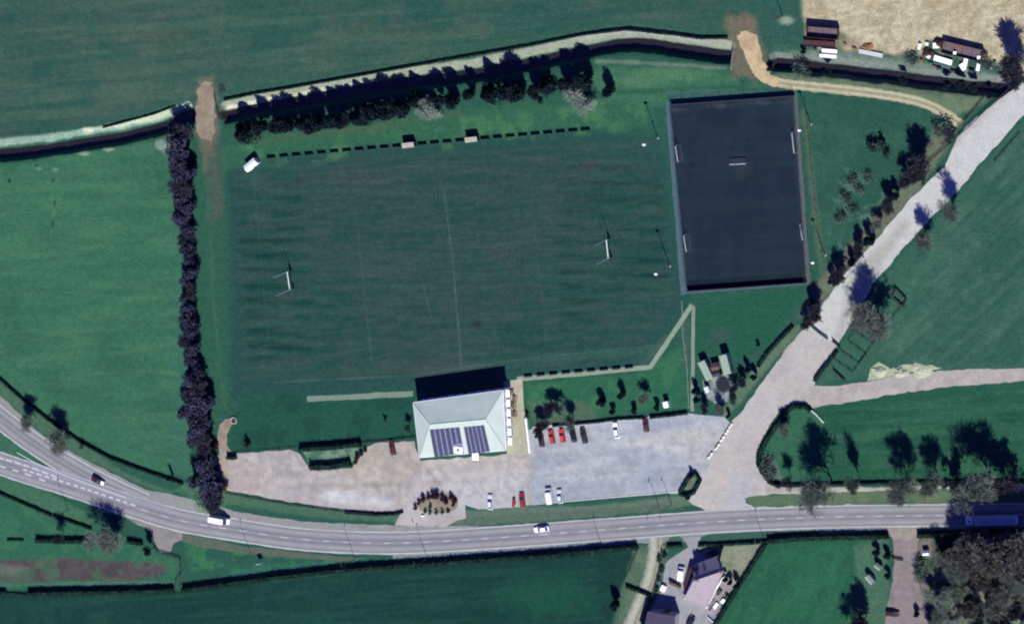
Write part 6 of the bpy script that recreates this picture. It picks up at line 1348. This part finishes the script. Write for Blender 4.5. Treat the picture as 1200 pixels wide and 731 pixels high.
# ---- hedges
def hedge(label, path, h=1.5, w=1.3, m=HEDG, name='hedge', group=None, cat='hedge', dens=55, z0=0):
    P = [at2(*p) for p in resample(path, 5)]; o = P[0]; N = normals(P); rng = np.random.default_rng(int(abs(path[0][0]*7+path[0][1]*3))+1)
    t = thing(name, label, cat, (o[0], o[1], z0), 0, group); vs = []; f = []
    for i, ((x, y), (nx, ny)) in enumerate(zip(P, N)):
        a = .8+.25*rng.random(); hh = h*(.78+.2*rng.random())
        for s, z in ((-.5, 0), (-.46, hh*.7), (-.25, hh), (.25, hh), (.46, hh*.7), (.5, 0)): vs.append((x-o[0]+nx*w*s*a, y-o[1]+ny*w*s*a, z))
        if i:
            for j in range(5): f.append(((i-1)*6+j, (i-1)*6+j+1, i*6+j+1, i*6+j))
    k = (len(P)-1)*6; f += [tuple(range(6)), tuple(range(k+5, k-1, -1))]
    MB().add(vs, f).build('branches', m, t)
    cs = []
    for (a, b_), (n0, n1) in zip(zip(P, P[1:]), zip(N, N[1:])):
        L_ = math.hypot(b_[0]-a[0], b_[1]-a[1]); n = max(3, int(L_*dens*h*.6)); u = rng.random(n); s = rng.uniform(-.58, .58, n)*w; z = h*(rng.random(n)**.6)*1.05
        z = np.where(np.abs(s) > .4*w, z*.8, z)
        cs.append(np.stack([a[0]-o[0]+(b_[0]-a[0])*u+n0[0]*s, a[1]-o[1]+(b_[1]-a[1])*u+n0[1]*s, z], 1))
    link('foliage', leaf_mesh('foliage', np.concatenate(cs), .15, rng, m), None, t); return t
hedge('long thin dark hedge along the west field above the slip road', [(-20, 420), (0, 443), (28, 468), (60, 493), (95, 517), (130, 536), (170, 551), (215, 566)], 1.1, .9)
hedge('long dark hedge along the southern field right of the gap', [(215, 690), (260, 684), (320, 676), (380, 669), (430, 664.5), (500, 660), (560, 655), (640, 650), (700, 644), (748, 640)], 2.1, 1.9)
hedge('long dark hedge along the southern field left of the gap', [(34, 694), (80, 693), (140, 692), (205, 690)], 2.0, 1.8)
hedge('short dark hedge stub at the left edge of the picture', [(-30, 690), (8, 693)], 1.5, 1.3)
hedge('thin low hedge joining the stub across the field opening', [(8, 694), (34, 696)], .5, .6)
hedge('dark hedge piece left of the broad bare tree in the south-west', [(43, 632), (75, 633), (105, 633)], 1.7, 1.7)
hedge('dark hedge piece right of the broad bare tree in the south-west', [(150, 633), (160, 635), (168, 636)], 1.6, 1.5)
hedge('faint low hedge at the far left below the slanting hedge', [(9, 632), (28, 632)], .7, .9)
hedge('slanting dark hedge below the main road in the south-west', [(-20, 569), (0, 577), (30, 590), (60, 603), (85, 611), (108, 619)], 1.0, 1.0)
hedge('dark fence-like hedge pieces at the right end of the car park fence', [(405, 600), (440, 602.5), (462, 602), (473, 599)], 1.0, .8)
hedge('thick dark hedge on the north side of the small enclosure', [(352, 525), (390, 523), (424, 519)], 2.0, 1.9)
hedge('thick dark hedge on the south side of the small enclosure', [(364, 546), (390, 545.5), (412, 541)], 2.0, 2.4)
hedge('short dark clipped hedge at the west end of the car park', [(267, 535), (278, 535)], 1.6, 1.6)
hedge('broken low dark hedge along the top of the car park', [(648, 498.5), (670, 496.5), (700, 494), (725, 490.5), (755, 489)], .8, .8)
hedge('thicker dark hedge along the top right of the car park', [(762, 488.5), (785, 486), (806, 483.5)], 1.1, 1.0)
hedge('dark hedge slanting beside the side road east of the hollow', [(929.5, 382), (915, 397), (900, 413), (889, 429)], 1.2, 1.0)
hedge('dark hedge on the west boundary of the triangular green', [(915, 569), (903, 564), (895, 553), (889.5, 543), (890, 533), (896, 520), (905, 506), (915, 493), (922, 482), (932, 475), (945, 476), (951, 481)], 1.5, 1.5)
hedge('thin dark hedge under the tall roadside trees', [(915, 568.5), (945, 568), (1000, 566), (1060, 565), (1120, 564), (1200, 564), (1240, 564)], 1.0, .9)
hedge('dark hedge south of the main road right of the house drive', [(819, 638), (850, 637), (900, 634)], 1.1, 1.1)
hedge('thick dark hedge south of the main road left of the gravel drive', [(900, 633), (940, 629), (990, 628), (1042, 627)], 1.9, 1.9)
hedge('thick dark hedge south of the main road right of the gravel drive', [(1076, 626), (1100, 625.5), (1137, 625), (1200, 624), (1240, 624)], 1.9, 1.9)
hedge('short dark hedge at the bottom of the small grass island', [(782, 639), (800, 638.5)], 1.2, 1.3)
hedge('dark hedge crossing the farm track south of the road', [(734, 686), (748, 691), (763, 697)], 1.2, 1.2)
hedge('diagonal dark hedge between the house yard and the bright field', [(898, 636), (884, 658), (868, 683), (856, 703), (843, 724), (836, 736)], 1.4, 1.3)
hedge('thick dark hedge east of the side road gate', [(981, 411), (972, 423), (963, 434), (955, 446)], 1.2, 1.1)
hedge('thin dark hedge above the stream bank right of the west crossing', [(263, 117), (300, 109.5), (340, 103), (410, 90.5), (480, 78), (553, 65), (623, 53), (682, 41), (735, 34.5)], .8, .7)
hedge('thin dark hedge above the stream bank towards the east crossing', [(735, 34.5), (787, 40), (822, 45), (853, 44)], .9, .8)
hedge('thin ragged hedge above the stream bank left of the west crossing', [(120, 150), (150, 142), (180, 134), (206, 124)], .5, .5)
hedge('dark box hedge round the planted corner of the car park', [(797, 577), (803, 567), (809, 557), (816, 554), (821, 562), (813, 577), (806, 580), (797, 578)], 1.3, 1.2)
sheet('planting_bed', [(799, 575), (809, 559), (818, 556), (820, 563), (812, 576)], .022, C(104, 122, 108), [], dv, amp=.4, step=3, seed=25)
plant('ever', 807, 582, 1.8, 'dark low bush at the bottom of the box hedge corner', 'shrub', 'shrub', None, 1.8)
plant('ever', 812, 556, 3.0, 'dark pointed bush at the top of the box hedge corner', 'shrub', 'shrub', None, .9)
